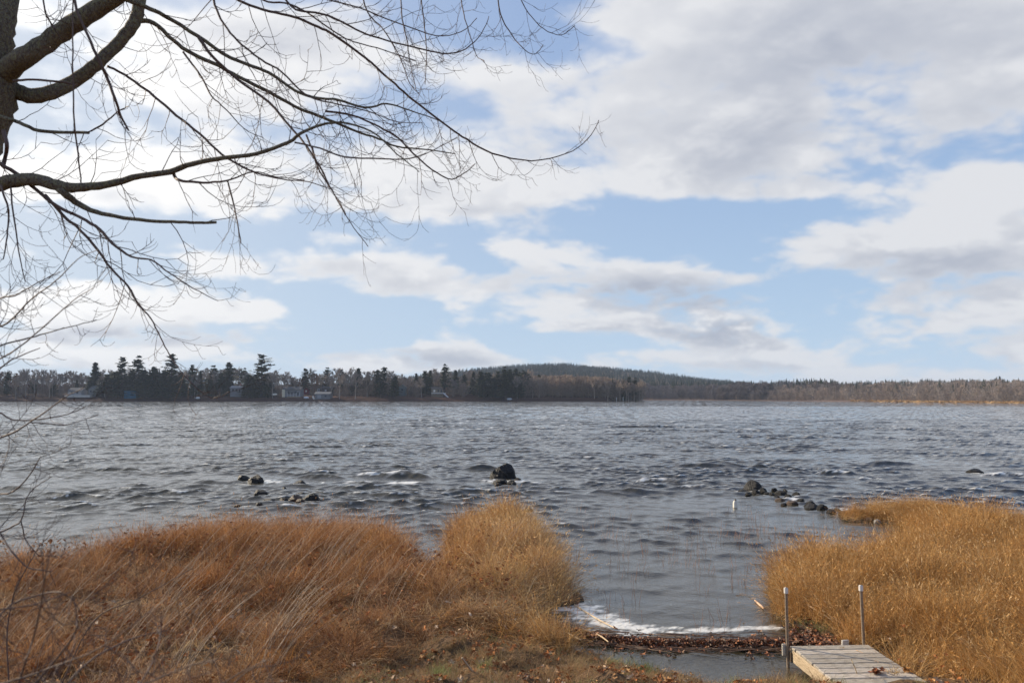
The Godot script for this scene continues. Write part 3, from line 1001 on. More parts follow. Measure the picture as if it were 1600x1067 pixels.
func grow_limb(parent: Node3D, list: Array, z0: float, z1: float, bark: Material, thin: Material, dense := 1.0, long := 0.55, skip := 0.0, called := "limb") -> void:
	var l := smooth_line(list, z0, z1)
	var pts: PackedVector3Array = l[0]
	var rad: PackedFloat32Array = l[1]
	var base := parent.position
	for i in pts.size(): pts[i] -= base
	var s := Shape.new()
	s.tube(pts, rad, 10 if rad[0] > 0.02 else 6, Color(0.25, 0.22, 0.19) if rad[0] > 0.02 else Color(0.13, 0.09, 0.072), 0.07 if rad[0] > 0.03 else 0.0, true)
	var o := put(called, s.mesh(), parent, bark if rad[0] > 0.02 else thin)
	if dense <= 0.0: return
	var t := Shape.new()
	var run := 0.0
	var m := pts.size()
	for i in range(1, m):
		var d := pts[i] - pts[i - 1]
		run += d.length()
		var f := float(i) / m
		if f < skip: continue
		var step := 0.15 / dense * (1.4 - 0.6 * f)
		while run > step:
			run -= step * rng.randf_range(0.7, 1.3)
			var dn := d.normalized()
			var o2 := dn.cross(Vector3(rng.randf_range(-1, 1), rng.randf_range(-0.5, 0.5), rng.randf_range(-1, 1))).normalized()
			var r := clampf(rad[i] * 0.5, 0.0022, 0.0044)
			twig(t, pts[i] - d * rng.randf(), dn * 0.7 + o2 * 0.8 + Vector3(0, -0.25, 0), long * rng.randf_range(0.45, 1.25) * (1.1 - 0.45 * f), r, 1, 1.0, Color(0.105, 0.070, 0.060))
	if t.v.size():
		var q := put("twigs", t.mesh(), o, thin)
		q.set_meta("kind", "stuff")

func build_tree() -> void:
	var bark := plain_material(0.9, 0.25)
	bark.uv1_triplanar = true
	bark.uv1_world_triplanar = true
	bark.uv1_scale = Vector3(2.2, 1.1, 2.2)
	bark.albedo_texture = noise_texture(61, 0.03, 512, [[0.0, Color(0.40, 0.35, 0.31)], [0.42, Color(0.70, 0.64, 0.58)], [0.56, Color(0.9, 0.84, 0.76)], [0.62, Color(1.0, 1.0, 0.62)], [1.0, Color(1.0, 1.0, 0.85)]])
	bark.heightmap_enabled = true
	bark.heightmap_scale = 3.0
	bark.heightmap_texture = noise_texture(62, 0.05, 512, [])
	var thin := plain_material(0.7, 0.3)
	var foot := spot(-140, 1000, 6.5)
	foot.y = ground_at(foot.x, foot.z) - 0.2
	var tree := thing("bare_maple_tree", foot, "big bare maple at the left edge, its drooping limbs reaching over the lake", "tree")
	# trunk: its right edge stands at the frame's left edge
	var tl := [[-150, 1300, 150], [-135, 1000, 118], [-122, 700, 108], [-104, 450, 104], [-78, 290, 102], [-50, 205, 100], [-28, 150, 96], [-24, 100, 84], [-16, 50, 66], [-6, -10, 62], [6, -120, 54], [24, -300, 44], [10, -520, 30], [40, -760, 18]]
	var l := smooth_line(tl, 6.5, 6.7, 6)
	var pts: PackedVector3Array = l[0]
	for i in pts.size(): pts[i] -= foot
	var s := Shape.new()
	s.tube(pts, l[1], 22, Color(0.24, 0.215, 0.185), 0.06, true)
	put("trunk", s.mesh(), tree, bark)
	grow_limb(tree, [[-10, 140, 40], [12, 108, 36], [60, 75, 31], [110, 40, 30], [160, 8, 28], [205, -25, 25], [270, -90, 22], [360, -170, 16], [470, -220, 10]], 6.55, 6.0, bark, thin, 0.5, 0.5, 0.3)
	grow_limb(tree, [[-12, 128, 34], [20, 140, 27], [50, 150, 24], [90, 140, 22], [135, 113, 20], [165, 86, 19], [195, 55, 19], [212, 28, 19], [218, -5, 19], [224, -60, 18], [245, -150, 14], [300, -260, 9]], 6.6, 7.0, bark, thin, 0.4, 0.5, 0.3)
	grow_limb(tree, [[-100, 318, 28], [-60, 308, 25], [-30, 300, 23], [0, 287, 22], [50, 280, 20], [90, 290, 18], [120, 293, 16], [165, 288, 14], [220, 275, 12], [265, 268, 12], [300, 256, 11], [350, 247, 10], [400, 240, 9], [450, 222, 8], [470, 208, 7], [502, 195, 6], [535, 192, 5], [580, 205, 4], [620, 240, 3], [655, 268, 2]], 6.4, 5.6, bark, thin, 0.7, 0.5, 0.15)
	var long_limbs := [
		# over the top, from the two upper limbs
		[[[190, -4, 11], [225, 10, 10], [258, 25, 9], [309, 57, 8.5], [360, 90, 8], [420, 114, 7], [460, 141, 6.5], [496, 153, 6], [529, 156, 5.5], [571, 168, 5], [604, 162, 4], [640, 172, 3], [690, 190, 2]], 6.2, 7.0],
		[[[216, 32, 11], [240, 36, 10], [270, 63, 9], [300, 84, 9], [340, 102, 8.5], [372, 120, 8], [414, 141, 8], [460, 166, 7], [496, 180, 7], [532, 195, 6], [565, 208, 5], [598, 219, 4.5], [619, 229, 4], [670, 234, 3], [712, 240, 2]], 6.9, 7.6],
		[[[309, 57, 8], [330, 87, 7], [372, 125, 6], [420, 160, 6], [455, 200, 5], [480, 230, 4.5], [500, 262, 4], [520, 300, 3], [545, 345, 2], [575, 385, 1.5]], 6.5, 6.2],
		[[[508, 174, 5.5], [550, 180, 5], [592, 198, 4.5], [622, 216, 4.5], [652, 246, 4], [682, 270, 3.5], [706, 280, 3], [730, 267, 2.2], [742, 256, 1.5]], 7.0, 7.4],
		[[[350, -20, 7], [365, -4, 6.5], [400, 12, 6], [440, 22, 6], [465, 28, 6], [497, 42, 6], [522, 55, 6], [570, 90, 5.5], [610, 125, 5], [640, 152, 5], [700, 198, 4.5], [730, 218, 4.5], [770, 240, 4], [830, 251, 3], [885, 240, 2.5], [918, 218, 2], [936, 188, 1.5]], 6.6, 7.8],
		[[[330, -40, 6], [333, 0, 5.5], [345, 30, 5], [365, 58, 5], [390, 80, 5], [415, 98, 5], [440, 112, 4.5], [480, 150, 4], [530, 163, 3.5], [570, 172, 3], [620, 190, 2], [660, 192, 1.5]], 6.0, 6.2],
		[[[167, 103, 6], [190, 114, 6], [210, 128, 6], [240, 150, 6], [275, 180, 6], [310, 208, 5.5], [345, 240, 5], [372, 257, 5], [400, 270, 4.5], [440, 280, 3.5], [480, 284, 2.5], [520, 296, 1.6]], 6.9, 6.3],
		[[[440, -10, 5], [462, 15, 5], [502, 21, 5], [538, 36, 5], [574, 54, 4.5], [616, 66, 4], [664, 78, 4], [698, 84, 3.5], [728, 76, 3], [752, 52, 2.2], [764, 26, 1.6]], 6.5, 7.0],
		[[[270, 270, 8], [276, 280, 7], [290, 283, 6], [325, 285, 5], [360, 281, 4], [395, 268, 3], [430, 276, 2.4], [475, 281, 1.8]], 6.1, 5.8],
		[[[90, 292, 16], [110, 310, 13], [140, 328, 11], [180, 338, 9], [230, 345, 8], [280, 347, 7], [312, 348, 6.5], [338, 347, 6]], 6.25, 5.9],
		[[[-30, 236, 10], [0, 256, 9], [30, 275, 9], [60, 300, 8], [85, 320, 8], [125, 340, 7], [155, 358, 7], [175, 380, 6], [205, 401, 5], [235, 406, 4], [265, 427, 3], [300, 450, 2.4], [340, 470, 1.6]], 6.35, 5.7],
		[[[70, 305, 7], [100, 338, 7], [125, 360, 6], [150, 388, 6], [172, 418, 5], [200, 448, 4.5], [215, 475, 4], [235, 498, 3.2], [250, 527, 3], [265, 555, 2.4], [290, 590, 2], [330, 622, 1.6], [358, 612, 1.2]], 6.3, 5.4],
		[[[-20, 178, 12], [10, 185, 9], [30, 192, 8], [60, 204, 8], [100, 207, 7], [138, 207, 6.5]], 6.5, 6.1],
		[[[20, 126, 6], [50, 124, 5.5], [95, 128, 5], [120, 133, 3]], 6.4, 6.3],
		[[[112, -20, 6], [120, 20, 6], [132, 46, 6], [150, 86, 6.5], [164, 116, 7], [178, 152, 6.5], [188, 180, 5], [200, 204, 4]], 5.9, 6.0],
		[[[113, -30, 3], [113, 40, 3], [113, 120, 3.2], [115, 190, 3.6], [121, 240, 3.6], [126, 286, 3]], 5.7, 5.9],
		[[[66, -10, 4], [70, 20, 3.5], [84, 45, 4]], 6.0, 6.2],
		[[[138, 206, 4], [160, 194, 4], [184, 174, 3], [200, 166, 2]], 6.1, 6.0],
		[[[560, -30, 3.5], [575, 20, 3.5], [598, 45, 3], [625, 90, 2.5], [640, 130, 2], [655, 146, 1.5]], 6.6, 6.4],
		[[[625, -20, 3], [628, 30, 3], [636, 62, 2.6], [640, 95, 2], [650, 140, 1.5]], 6.8, 6.6],
		[[[655, -25, 3], [662, 30, 2.6], [666, 80, 2.2], [664, 132, 1.5]], 7.0, 6.9],
		[[[718, -25, 3], [724, 20, 2.6], [736, 60, 2.2], [744, 86, 1.8], [757, 95, 1.2]], 7.0, 7.0],
		[[[776, -20, 3.4], [782, 22, 3], [800, 55, 2.5], [820, 78, 2], [836, 84, 1.6], [849, 70, 1.2]], 7.2, 7.3],
		[[[805, -25, 3], [815, 2, 2.6], [830, 26, 2.2], [850, 45, 2], [876, 55, 1.6], [898, 40, 1.2]], 7.2, 7.4],
		[[[478, 210, 4.5], [490, 240, 4], [497, 262, 3.5], [512, 288, 3], [528, 312, 2.4], [540, 335, 1.8]], 5.7, 5.6],
		[[[460, 222, 4.5], [500, 232, 4], [540, 245, 4], [585, 247, 3.5], [630, 249, 3], [665, 240, 2], [715, 215, 1.6]], 5.8, 6.0],
		[[[4, 205, 10], [10, 230, 9], [4, 258, 8]], 6.3, 6.3],
		[[[285, 80, 5], [315, 122, 4], [330, 150, 3.5], [352, 170, 3], [380, 200, 2], [410, 215, 1.6]], 6.9, 6.7],
		[[[355, 283, 4], [362, 310, 3.5], [370, 345, 3], [376, 380, 2]], 6.0, 5.9],
		[[[0, 290, 5], [12, 330, 4], [10, 370, 3.2], [4, 405, 2.4]], 6.0, 5.8],
		[[[15, 290, 4], [22, 350, 3.5], [30, 400, 2.6], [38, 440, 1.8]], 6.1, 5.9],
		[[[380, -30, 5], [410, 0, 4.5], [445, 5, 4], [480, 20, 3.5], [540, 60, 3], [590, 75, 2.5], [650, 95, 2]], 6.4, 6.9],
		[[[470, -30, 4], [500, -5, 4], [560, 12, 3.5], [620, 35, 3], [680, 55, 2.5], [720, 50, 2], [745, 28, 1.5]], 6.6, 7.0],
	]
	var k := 0
	for a in long_limbs:
		var dense := 1.25
		var long := 0.54
		if k == 9 or k == 12 or k == 13 or k == 26: dense = 0.45
		if k == 14 or k == 15: dense = 0.6
		if k == 4 or k == 7 or k >= 30: dense = 0.9
		grow_limb(tree, a[0], a[1], a[2], bark, thin, dense, long, 0.08)
		k += 1
	# a shrub whose twigs reach into the frame from the left
	var sf := Vector3(-4.4, 0, -4.6)
	sf.y = ground_at(sf.x, sf.z) - 0.05
	var shrub := thing("bare_shrub", sf, "slender leafless shrub reaching into view from the left edge across the water", "shrub")
	for a in [
		[[-330, 1150, 16], [-200, 800, 10], [-90, 620, 6], [-30, 566, 4.5], [0, 540, 4], [45, 528, 3.5], [80, 518, 2.6], [130, 505, 2], [150, 500, 1.4]],
		[[-200, 800, 8], [-100, 600, 5], [-20, 520, 4], [10, 505, 4], [50, 466, 3.2], [85, 440, 2.6], [120, 405, 2], [152, 390, 1.4]],
		[[-150, 640, 6], [-60, 500, 4], [0, 466, 3.6], [22, 462, 3.2], [50, 446, 2.6], [92, 425, 1.6]],
		[[-120, 650, 6], [-30, 572, 4], [0, 560, 3.5], [40, 534, 3], [90, 490, 2.6], [120, 465, 2], [148, 448, 1.4]],
		[[-60, 640, 5], [0, 575, 3.5], [30, 556, 3], [62, 543, 1.6]],
		[[-230, 880, 8], [-90, 720, 6], [-20, 692, 4.5], [20, 676, 4], [45, 660, 3.4], [75, 640, 2.8], [102, 620, 2.2], [130, 606, 1.6]],
		[[-90, 720, 5], [-20, 645, 3.5], [20, 656, 3], [62, 655, 2.6], [112, 645, 2], [134, 634, 1.4]],
		[[45, 660, 2.6], [70, 661, 2.4], [102, 664, 2], [152, 648, 1.4]],
		[[-200, 900, 8], [-80, 800, 5], [-20, 776, 4], [20, 768, 3.5], [50, 735, 2.8], [62, 714, 1.8]],
		[[-160, 950, 8], [-60, 860, 5], [-10, 835, 4], [14, 825, 3.5], [32, 812, 3], [45, 770, 2.4], [80, 745, 1.6]],
		[[32, 812, 2.6], [40, 845, 2.4], [62, 870, 1.8]],
		[[-200, 950, 7], [-80, 905, 5], [-10, 835, 4], [10, 852, 4], [40, 885, 3], [80, 893, 2]],
	]: grow_limb(shrub, a, 4.6 + rng.randf_range(-0.4, 0.4), 4.5 + rng.randf_range(-0.5, 0.6), thin, thin, 0.55, 0.32, 0.35, "branch")
	# close, out of focus brush at the lower left
	var close := [
		[Vector3(-1.55, 0, -2.9), "dark tangled leafless brush close by at the lower left corner", [[[-150, 1300, 11.0], [0, 1120, 6.0], [40, 1030, 4.7], [60, 960, 3.8], [70, 900, 2.9], [80, 850, 2.1]], [[-100, 1250, 10.2], [60, 1120, 6.0], [130, 1040, 4.3], [200, 1000, 3.4], [260, 985, 2.1]], [[-200, 1200, 9.3], [-60, 1080, 6.0], [0, 960, 4.7], [60, 930, 3.8], [95, 925, 2.1]], [[0, 1250, 9.3], [20, 1120, 6.0], [110, 1000, 4.3], [118, 960, 2.9], [112, 930, 2.1]], [[-200, 1150, 7.7], [-60, 1090, 5.1], [60, 1050, 3.8], [160, 1010, 2.9], [240, 950, 1.7]], [[-120, 1000, 6.0], [-40, 960, 3.8], [0, 952, 3.4], [50, 945, 2.9], [110, 925, 1.7]]]],
		[Vector3(-0.55, 0, -2.75), "low leafless brush close by at the bottom edge left of centre", [[[140, 1300, 8.5], [200, 1110, 4.3], [240, 1030, 2.9], [250, 990, 1.7]], [[180, 1300, 7.7], [300, 1110, 4.3], [360, 1060, 3.4], [420, 1030, 2.5]], [[260, 1320, 7.7], [330, 1120, 4.3], [385, 1050, 2.9], [430, 1040, 1.7]], [[100, 1280, 7.7], [150, 1120, 4.3], [270, 1050, 3.4], [340, 1030, 2.1]]]],
		[Vector3(-5.1, 0, -7.8), "pale curved bare branch leaning out of the rusty grass on the left", [[[60, 1180, 4.3], [100, 1060, 2.9], [135, 985, 2.5], [165, 955, 2.3], [205, 940, 2.1], [240, 922, 1.7], [270, 905, 1.4], [300, 888, 0.8]], [[20, 1160, 3.8], [10, 1010, 2.9], [20, 930, 2.9], [45, 880, 2.5], [62, 852, 2.1], [78, 835, 1.7]]]],
	]
	for q in close:
		var f: Vector3 = q[0]
		f.y = ground_at(f.x, f.z) - 0.1
		var o := thing("bare_brush", f, q[1], "brush")
		var z := -f.z
		for a in q[2]: grow_limb(o, a, z + rng.randf_range(-0.2, 0.3), z + rng.randf_range(-0.3, 0.4), thin, thin, 0.9, 0.3, 0.25, "branch")
	print("twigs ", twig_count)

# ------------------------------------------------------------------ the far shores, woods, houses and the hill

var left_bank := [[0, -0.45], [2, 0.5], [5, 1.3], [12, 2.4], [40, 4.6], [90, 6.5], [160, 7.5], [300, 6.5]]
var right_bank := [[0, -0.45], [3, 0.35], [12, 0.9], [40, 1.6], [120, 3.0], [260, 5.5], [420, 8.5], [600, 8.0]]
var right_shore := PackedVector2Array()

func profile(list: Array, d: float) -> float:
	for i in list.size() - 1:
		if d <= list[i + 1][0]: return lerpf(list[i][1], list[i + 1][1], clampf((d - list[i][0]) / (list[i + 1][0] - list[i][0]), 0.0, 1.0))
	return list[-1][1]

func left_shore_z(x: float) -> float:      # the peninsula's waterline
	return -498.0 + 2.5 * noise_a.get_noise_1d(x * 0.12) - 130.0 * smoothstep(50.0, 92.0, x) * smoothstep(50.0, 92.0, x)

func right_shore_z(x: float) -> float:
	for i in right_shore.size() - 1:
		if x <= right_shore[i + 1].x: return lerpf(right_shore[i].y, right_shore[i + 1].y, clampf((x - right_shore[i].x) / (right_shore[i + 1].x - right_shore[i].x), 0.0, 1.0)) + 1.5 * noise_a.get_noise_1d(x * 0.2 + 50.0)
	return right_shore[-1].y

func left_ground(x: float, z: float) -> float: return profile(left_bank, left_shore_z(x) - z) if z < left_shore_z(x) else -0.5
func right_ground(x: float, z: float) -> float: return profile(right_bank, right_shore_z(x) - z) if z < right_shore_z(x) else -0.5

func ridge_row(px: float) -> float:       # photo row of the wooded hill's top
	var list := [[-400, 612], [300, 611], [480, 606], [600, 596], [680, 588], [740, 581], [800, 575], [850, 572], [890, 573], [930, 577], [990, 582], [1040, 588], [1100, 595], [1150, 600], [1200, 604], [1270, 607], [1400, 611], [1800, 614]]
	for i in list.size() - 1:
		if px <= list[i + 1][0]: return lerpf(list[i][1], list[i + 1][1], (px - list[i][0]) / (list[i + 1][0] - list[i][0]))
	return 614.0

func hill_height(x: float, z: float) -> float:
	var px := CX + FOCAL * x / -z
	var crest := (HORIZON - ridge_row(px) - 8.0) * 1800.0 / FOCAL + EYE
	var f := smoothstep(700.0, 1780.0, -z)
	return maxf(0.0, crest) * pow(f, 0.85) + 6.0 * noise_a.get_noise_2d(x * 0.01, z * 0.01) * f

func strip_land(called: String, x0: float, x1: float, n: int, shore: Callable, bank: Array, label: String, tint: Callable) -> void:
	var v := PackedVector3Array()
	var c := PackedColorArray()
	var s := Shape.new()
	var rows := []
	for b in bank:
		var row := []
		for i in n + 1:
			var x := lerpf(x0, x1, float(i) / n)
			row.append(Vector3(x, b[1] + (0.5 * noise_a.get_noise_2d(x * 0.3, b[0]) if b[0] > 1 else 0.0), shore.call(x) - b[0]))
		rows.append(row)
	for j in rows.size() - 1:
		for i in n:
			s.quad(rows[j][i], rows[j + 1][i], rows[j + 1][i + 1], rows[j][i + 1], tint.call(rows[j][i].x, bank[j][0]))
	tag(put(called, s.mesh(plain_material(0.95, 0.2))), label, "", "", "structure")

func conifer(kind: int, seed_: int) -> Array:      # [trunk, crown] ten metres high
	var r := RandomNumberGenerator.new()
	r.seed = seed_
	var t := Shape.new()
	t.tube(PackedVector3Array([Vector3(0, -0.3, 0), Vector3(0.05, 4, 0), Vector3(0, 9.4, 0)]), PackedFloat32Array([0.20, 0.14, 0.02]), 6, Color(0.13, 0.10, 0.08))
	var s := Shape.new()
	var levels: int = [17, 20, 24][kind]
	var low: float = [2.6, 0.8, 1.0][kind]
	for k in levels:
		var f := (k + r.randf() * 0.6) / levels
		var y := lerpf(low, 9.9, f)
		var reach := 0.0
		if kind == 0: reach = (3.1 * pow(1.0 - f, 0.6) * (0.68 + 0.32 * sin(k * 1.9 + seed_)) + 0.3)
		elif kind == 1: reach = 3.3 * pow(1.0 - f, 0.5) * (0.8 + 0.2 * sin(k * 2.3 + seed_)) + 0.15
		else: reach = 2.2 * (1.0 - f) + 0.15
		var arms: int = [8, 11, 9][kind]
		for a in arms:
			if kind == 0 and r.randf() < 0.22: continue
			var az := TAU * (a + r.randf()) / arms
			var rr := reach * r.randf_range(0.45, 1.2) * (1.0 + 0.22 * sin(az + seed_))
			var out := Vector3(cos(az), 0, sin(az))
			var lift := r.randf_range(-0.28, 0.28)
			var rise: float = [0.16, 0.0, -0.22][kind] * rr
			var bits := 8 if rr > 0.8 else 5
			for q in bits:
				var g := 0.25 + 0.75 * (q + r.randf()) / bits
				var o := Vector3(0, y + lift, 0) + out * rr * g + Vector3(r.randf_range(-1, 1), r.randf_range(-0.5, 0.5), r.randf_range(-1, 1)) * 0.16 + Vector3(0, rise * g * g, 0)
				var w := r.randf_range(0.28, 0.52)
				var al := out * w + Vector3(0, r.randf_range(-0.15, 0.12), 0)
				var ac := Vector3(-out.z, r.randf_range(-0.35, 0.35), out.x) * w * 0.75
				var col := Color(0.056, 0.070, 0.034) * r.randf_range(0.7, 1.5)
				s.tri(o - al - ac, o + al, o - al * 0.6 + ac, col)
				s.tri(o - ac * 0.8, o + Vector3(0, 0.14 + r.randf() * 0.18, 0) + al * 0.5, o + ac * 0.8, col)
	return [t.mesh(), s.mesh()]

func bare_branch(s: Shape, r: RandomNumberGenerator, p: Vector3, d: Vector3, long: float, w: float, depth: int, col: Color) -> void:
	var q := p + d * long
	var mid := p + d * long * 0.5 + Vector3(r.randf_range(-1, 1), r.randf_range(-1, 1), r.randf_range(-1, 1)) * long * 0.06
	s.tube(PackedVector3Array([p, mid, q]), PackedFloat32Array([maxf(w, 0.040), maxf(w * 0.8, 0.036), maxf(w * 0.55, 0.026)]), 3, col)
	if depth == 0: return
	var kids := 4 if depth > 1 else 5
	for k in kids:
		var f := r.randf_range(0.35, 1.0)
		var o := d.cross(Vector3(r.randf_range(-1, 1), r.randf_range(-1, 1), r.randf_range(-1, 1))).normalized()
		bare_branch(s, r, p.lerp(q, f), (d * 0.8 + o * r.randf_range(0.40, 0.75) + Vector3(0, 0.34, 0)).normalized(), long * r.randf_range(0.45, 0.7), w * 0.55, depth - 1, col)

func bare_tree(seed_: int, col: Color, limbs := 8, depth := 3) -> Array:      # ten metres high
	var r := RandomNumberGenerator.new()
	r.seed = seed_
	var t := Shape.new()
	var sway := r.randf_range(-0.4, 0.4)
	t.tube(PackedVector3Array([Vector3(0, -0.3, 0), Vector3(sway * 0.5, 3, 0), Vector3(sway, 6.5, 0.1), Vector3(sway * 0.8, 8.8, 0)]), PackedFloat32Array([0.16, 0.12, 0.07, 0.03]), 6, col)
	var s := Shape.new()
	for k in limbs:
		var f := float(k) / limbs
		var az := k * 2.4 + r.randf()
		var d := Vector3(cos(az), r.randf_range(0.75, 1.5) + f * 0.8, sin(az)).normalized()
		bare_branch(s, r, Vector3(sway * 0.7, lerpf(2.8, 7.6, f), 0), d, lerpf(2.5, 1.2, f), 0.055, depth, col)
	return [t.mesh(), s.mesh()]

func far_thicket(seed_: int, col: Color, tris: int) -> ArrayMesh:       # a distant bare crown, ten metres high, a haze of twig-thin slivers
	var r := RandomNumberGenerator.new()
	r.seed = seed_
	var s := Shape.new()
	s.tube(PackedVector3Array([Vector3(0, -0.5, 0), Vector3(0.1, 7, 0)]), PackedFloat32Array([0.14, 0.05]), 3, col)
	for k in tris:
		var az := r.randf() * TAU
		var y := pow(r.randf(), 0.75)
		var rad := 2.9 * sqrt(sin(PI * clampf(0.12 + y * 0.86, 0.0, 1.0))) * sqrt(r.randf())
		var p := Vector3(cos(az) * rad, 1.2 + 8.4 * y, sin(az) * rad)
		var d := Vector3(cos(az) * 0.5, 1.0, sin(az) * 0.5).normalized() * r.randf_range(0.6, 1.3)
		var w := Vector3(r.randf_range(-1, 1), 0, r.randf_range(-1, 1)).normalized() * 0.10
		s.tri(p - w, p + w, p + d, col * r.randf_range(0.75, 1.25))
	return s.mesh()

func far_conifer(seed_: int, col: Color, tris: int) -> ArrayMesh:
	var r := RandomNumberGenerator.new()
	r.seed = seed_
	var s := Shape.new()
	for k in tris:
		var f := pow(r.randf(), 1.3)
		var az := r.randf() * TAU
		var rad := (1.9 * (1.0 - f) + 0.1) * r.randf_range(0.4, 1.1)
		var p := Vector3(cos(az) * rad, 0.6 + 9.2 * f, sin(az) * rad)
		var out := Vector3(cos(az), -0.2, sin(az))
		var side := Vector3(-sin(az), 0, cos(az)) * r.randf_range(0.3, 0.6)
		s.tri(p - side - out * 0.3, p + side - out * 0.3, p + out * 0.5 + Vector3(0, 0.2, 0), col * r.randf_range(0.7, 1.4))
		s.tri(p - side * 0.5, p + side * 0.5, p + Vector3(0, 0.8, 0), col * r.randf_range(0.7, 1.4))
	return s.mesh()

func plant_tree(proto: Array, called: String, mats: Array, at: Vector3, high: float, wide: float, label: String, group: String) -> void:
	var o: Node3D
	if proto.size() == 2:
		o = Node3D.new()
		put("trunk", proto[0], o, mats[0])
		put("crown", proto[1], o, mats[1])
		proto.append(o)
	else:
		o = proto[2].duplicate()
	o.name = numbered(called)
	add_child(o)
	o.position = at
	o.scale = Vector3(wide, high, wide) * 0.1
	o.rotation.y = rng.randf() * TAU
	tag(o, label, "tree", group)

func house(px0: float, px1: float, base: float, eave: float, ridge: float, z: float, paint: Color, roof_paint: Color, front: bool, openings: Array, label: String, called := "house", category := "house") -> Node3D:
	var a := spot(px0, base, z)
	var b := spot(px1, base, z)
	var w := b.x - a.x
	var h := spot(px0, eave, z).y - a.y
	var rh := spot(px0, ridge, z).y - a.y
	var deep := clampf(w * 0.9, 3.0, 8.0)
	var o := thing(called, Vector3((a.x + b.x) * 0.5, a.y, -z - deep * 0.5), label, category)
	var m := plain_material(0.8, 0.3)
	var wall := paint * 0.48
	var roof := roof_paint * 0.38
	var s := Shape.new()
	var down := 2.5
	s.box(Transform3D(Basis.IDENTITY, Vector3(0, (h - down) * 0.5, 0)), Vector3(w * 0.5, (h + down) * 0.5, deep * 0.5), 0.0, wall)
	if front:
		for zz in [deep * 0.5, -deep * 0.5]: s.tri(Vector3(-w * 0.5, h, zz), Vector3(w * 0.5, h, zz), Vector3(0, rh - 0.1, zz), wall)
	else:
		for xx in [w * 0.5, -w * 0.5]: s.tri(Vector3(xx, h, -deep * 0.5), Vector3(xx, h, deep * 0.5), Vector3(xx, rh - 0.1, 0), wall)
	put("wall", s.mesh(m), o)
	var r := Shape.new()
	var over := 0.35
	for e in [-1.0, 1.0]:
		var p0 := Vector3(0, rh, 0)
		var along := Vector3(0, 0, deep * 0.5 + over) if front else Vector3(w * 0.5 + over, 0, 0)
		var p1: Vector3 = Vector3(e * (w * 0.5 + over), h - 0.15, 0) if front else Vector3(0, h - 0.15, e * (deep * 0.5 + over))
		var up := Vector3(0, 0.16, 0)
		r.quad(p0 - along + up, p0 + along + up, p1 + along + up, p1 - along + up, roof)
		r.quad(p0 - along, p0 + along, p1 + along, p1 - along, roof)
		r.quad(p1 - along, p1 + along, p1 + along + up, p1 - along + up, roof)
		r.quad(p0 + along, p1 + along, p1 + along + up, p0 + along + up, roof)
		r.quad(p0 - along, p1 - along, p1 - along + up, p0 - along + up, roof)
	put("roof", r.mesh(m), o)
	for q in openings:      # [name, across 0..1, centre height 0..1, width, height, colour]
		var g := Shape.new()
		g.box(Transform3D(Basis.IDENTITY, Vector3((q[1] - 0.5) * w, q[2] * h, deep * 0.5 + 0.02)), Vector3(q[3] * 0.5, q[4] * 0.5, 0.06), 0.0, q[5])
		var gm := plain_material(0.25, 0.5)
		put(q[0], g.mesh(gm), o)
	return o

func add_part(o: Node3D, called: String, at: Vector3, half: Vector3, col: Color, turn := 0.0) -> void:
	var s := Shape.new()
	s.box(Transform3D(Basis(Vector3.BACK, turn), at), half, 0.0, col)
	put(called, s.mesh(plain_material(0.8, 0.3)), o)

var houses_at := [[104, 152], [193, 212], [306, 318], [358, 378], [438, 470], [473, 484], [490, 518], [622, 635], [672, 702], [730, 740]]

func near_house(px: float, margin: float) -> bool:
	for h in houses_at:
		if px > h[0] - margin and px < h[1] + margin: return true
	return false

func whereabouts(px: float) -> String:
	var list := [[60, "at the far left end of the point"], [135, "beside the pale house farthest left"], [190, "round the grey gabled cottage"], [300, "in the dark clump round the blue cabin"], [356, "below the grey roofed house among the pines"], [400, "beside the light roofed house"], [440, "near the tallest layered pine"],
		[486, "behind the large lake house"], [530, "behind the grey boathouse"], [620, "midway along the point, right of the boathouse"], [668, "round the green grey gabled house"], [705, "behind the tan cottage"], [745, "right of the tan cottage's stairs"], [830, "in the dark group right of the stairs"], [940, "in the tan wood nearer the tip"], [2000, "by the white posts at the tip"]]
	for a in list:
		if px < a[0]: return a[1]
	return ""

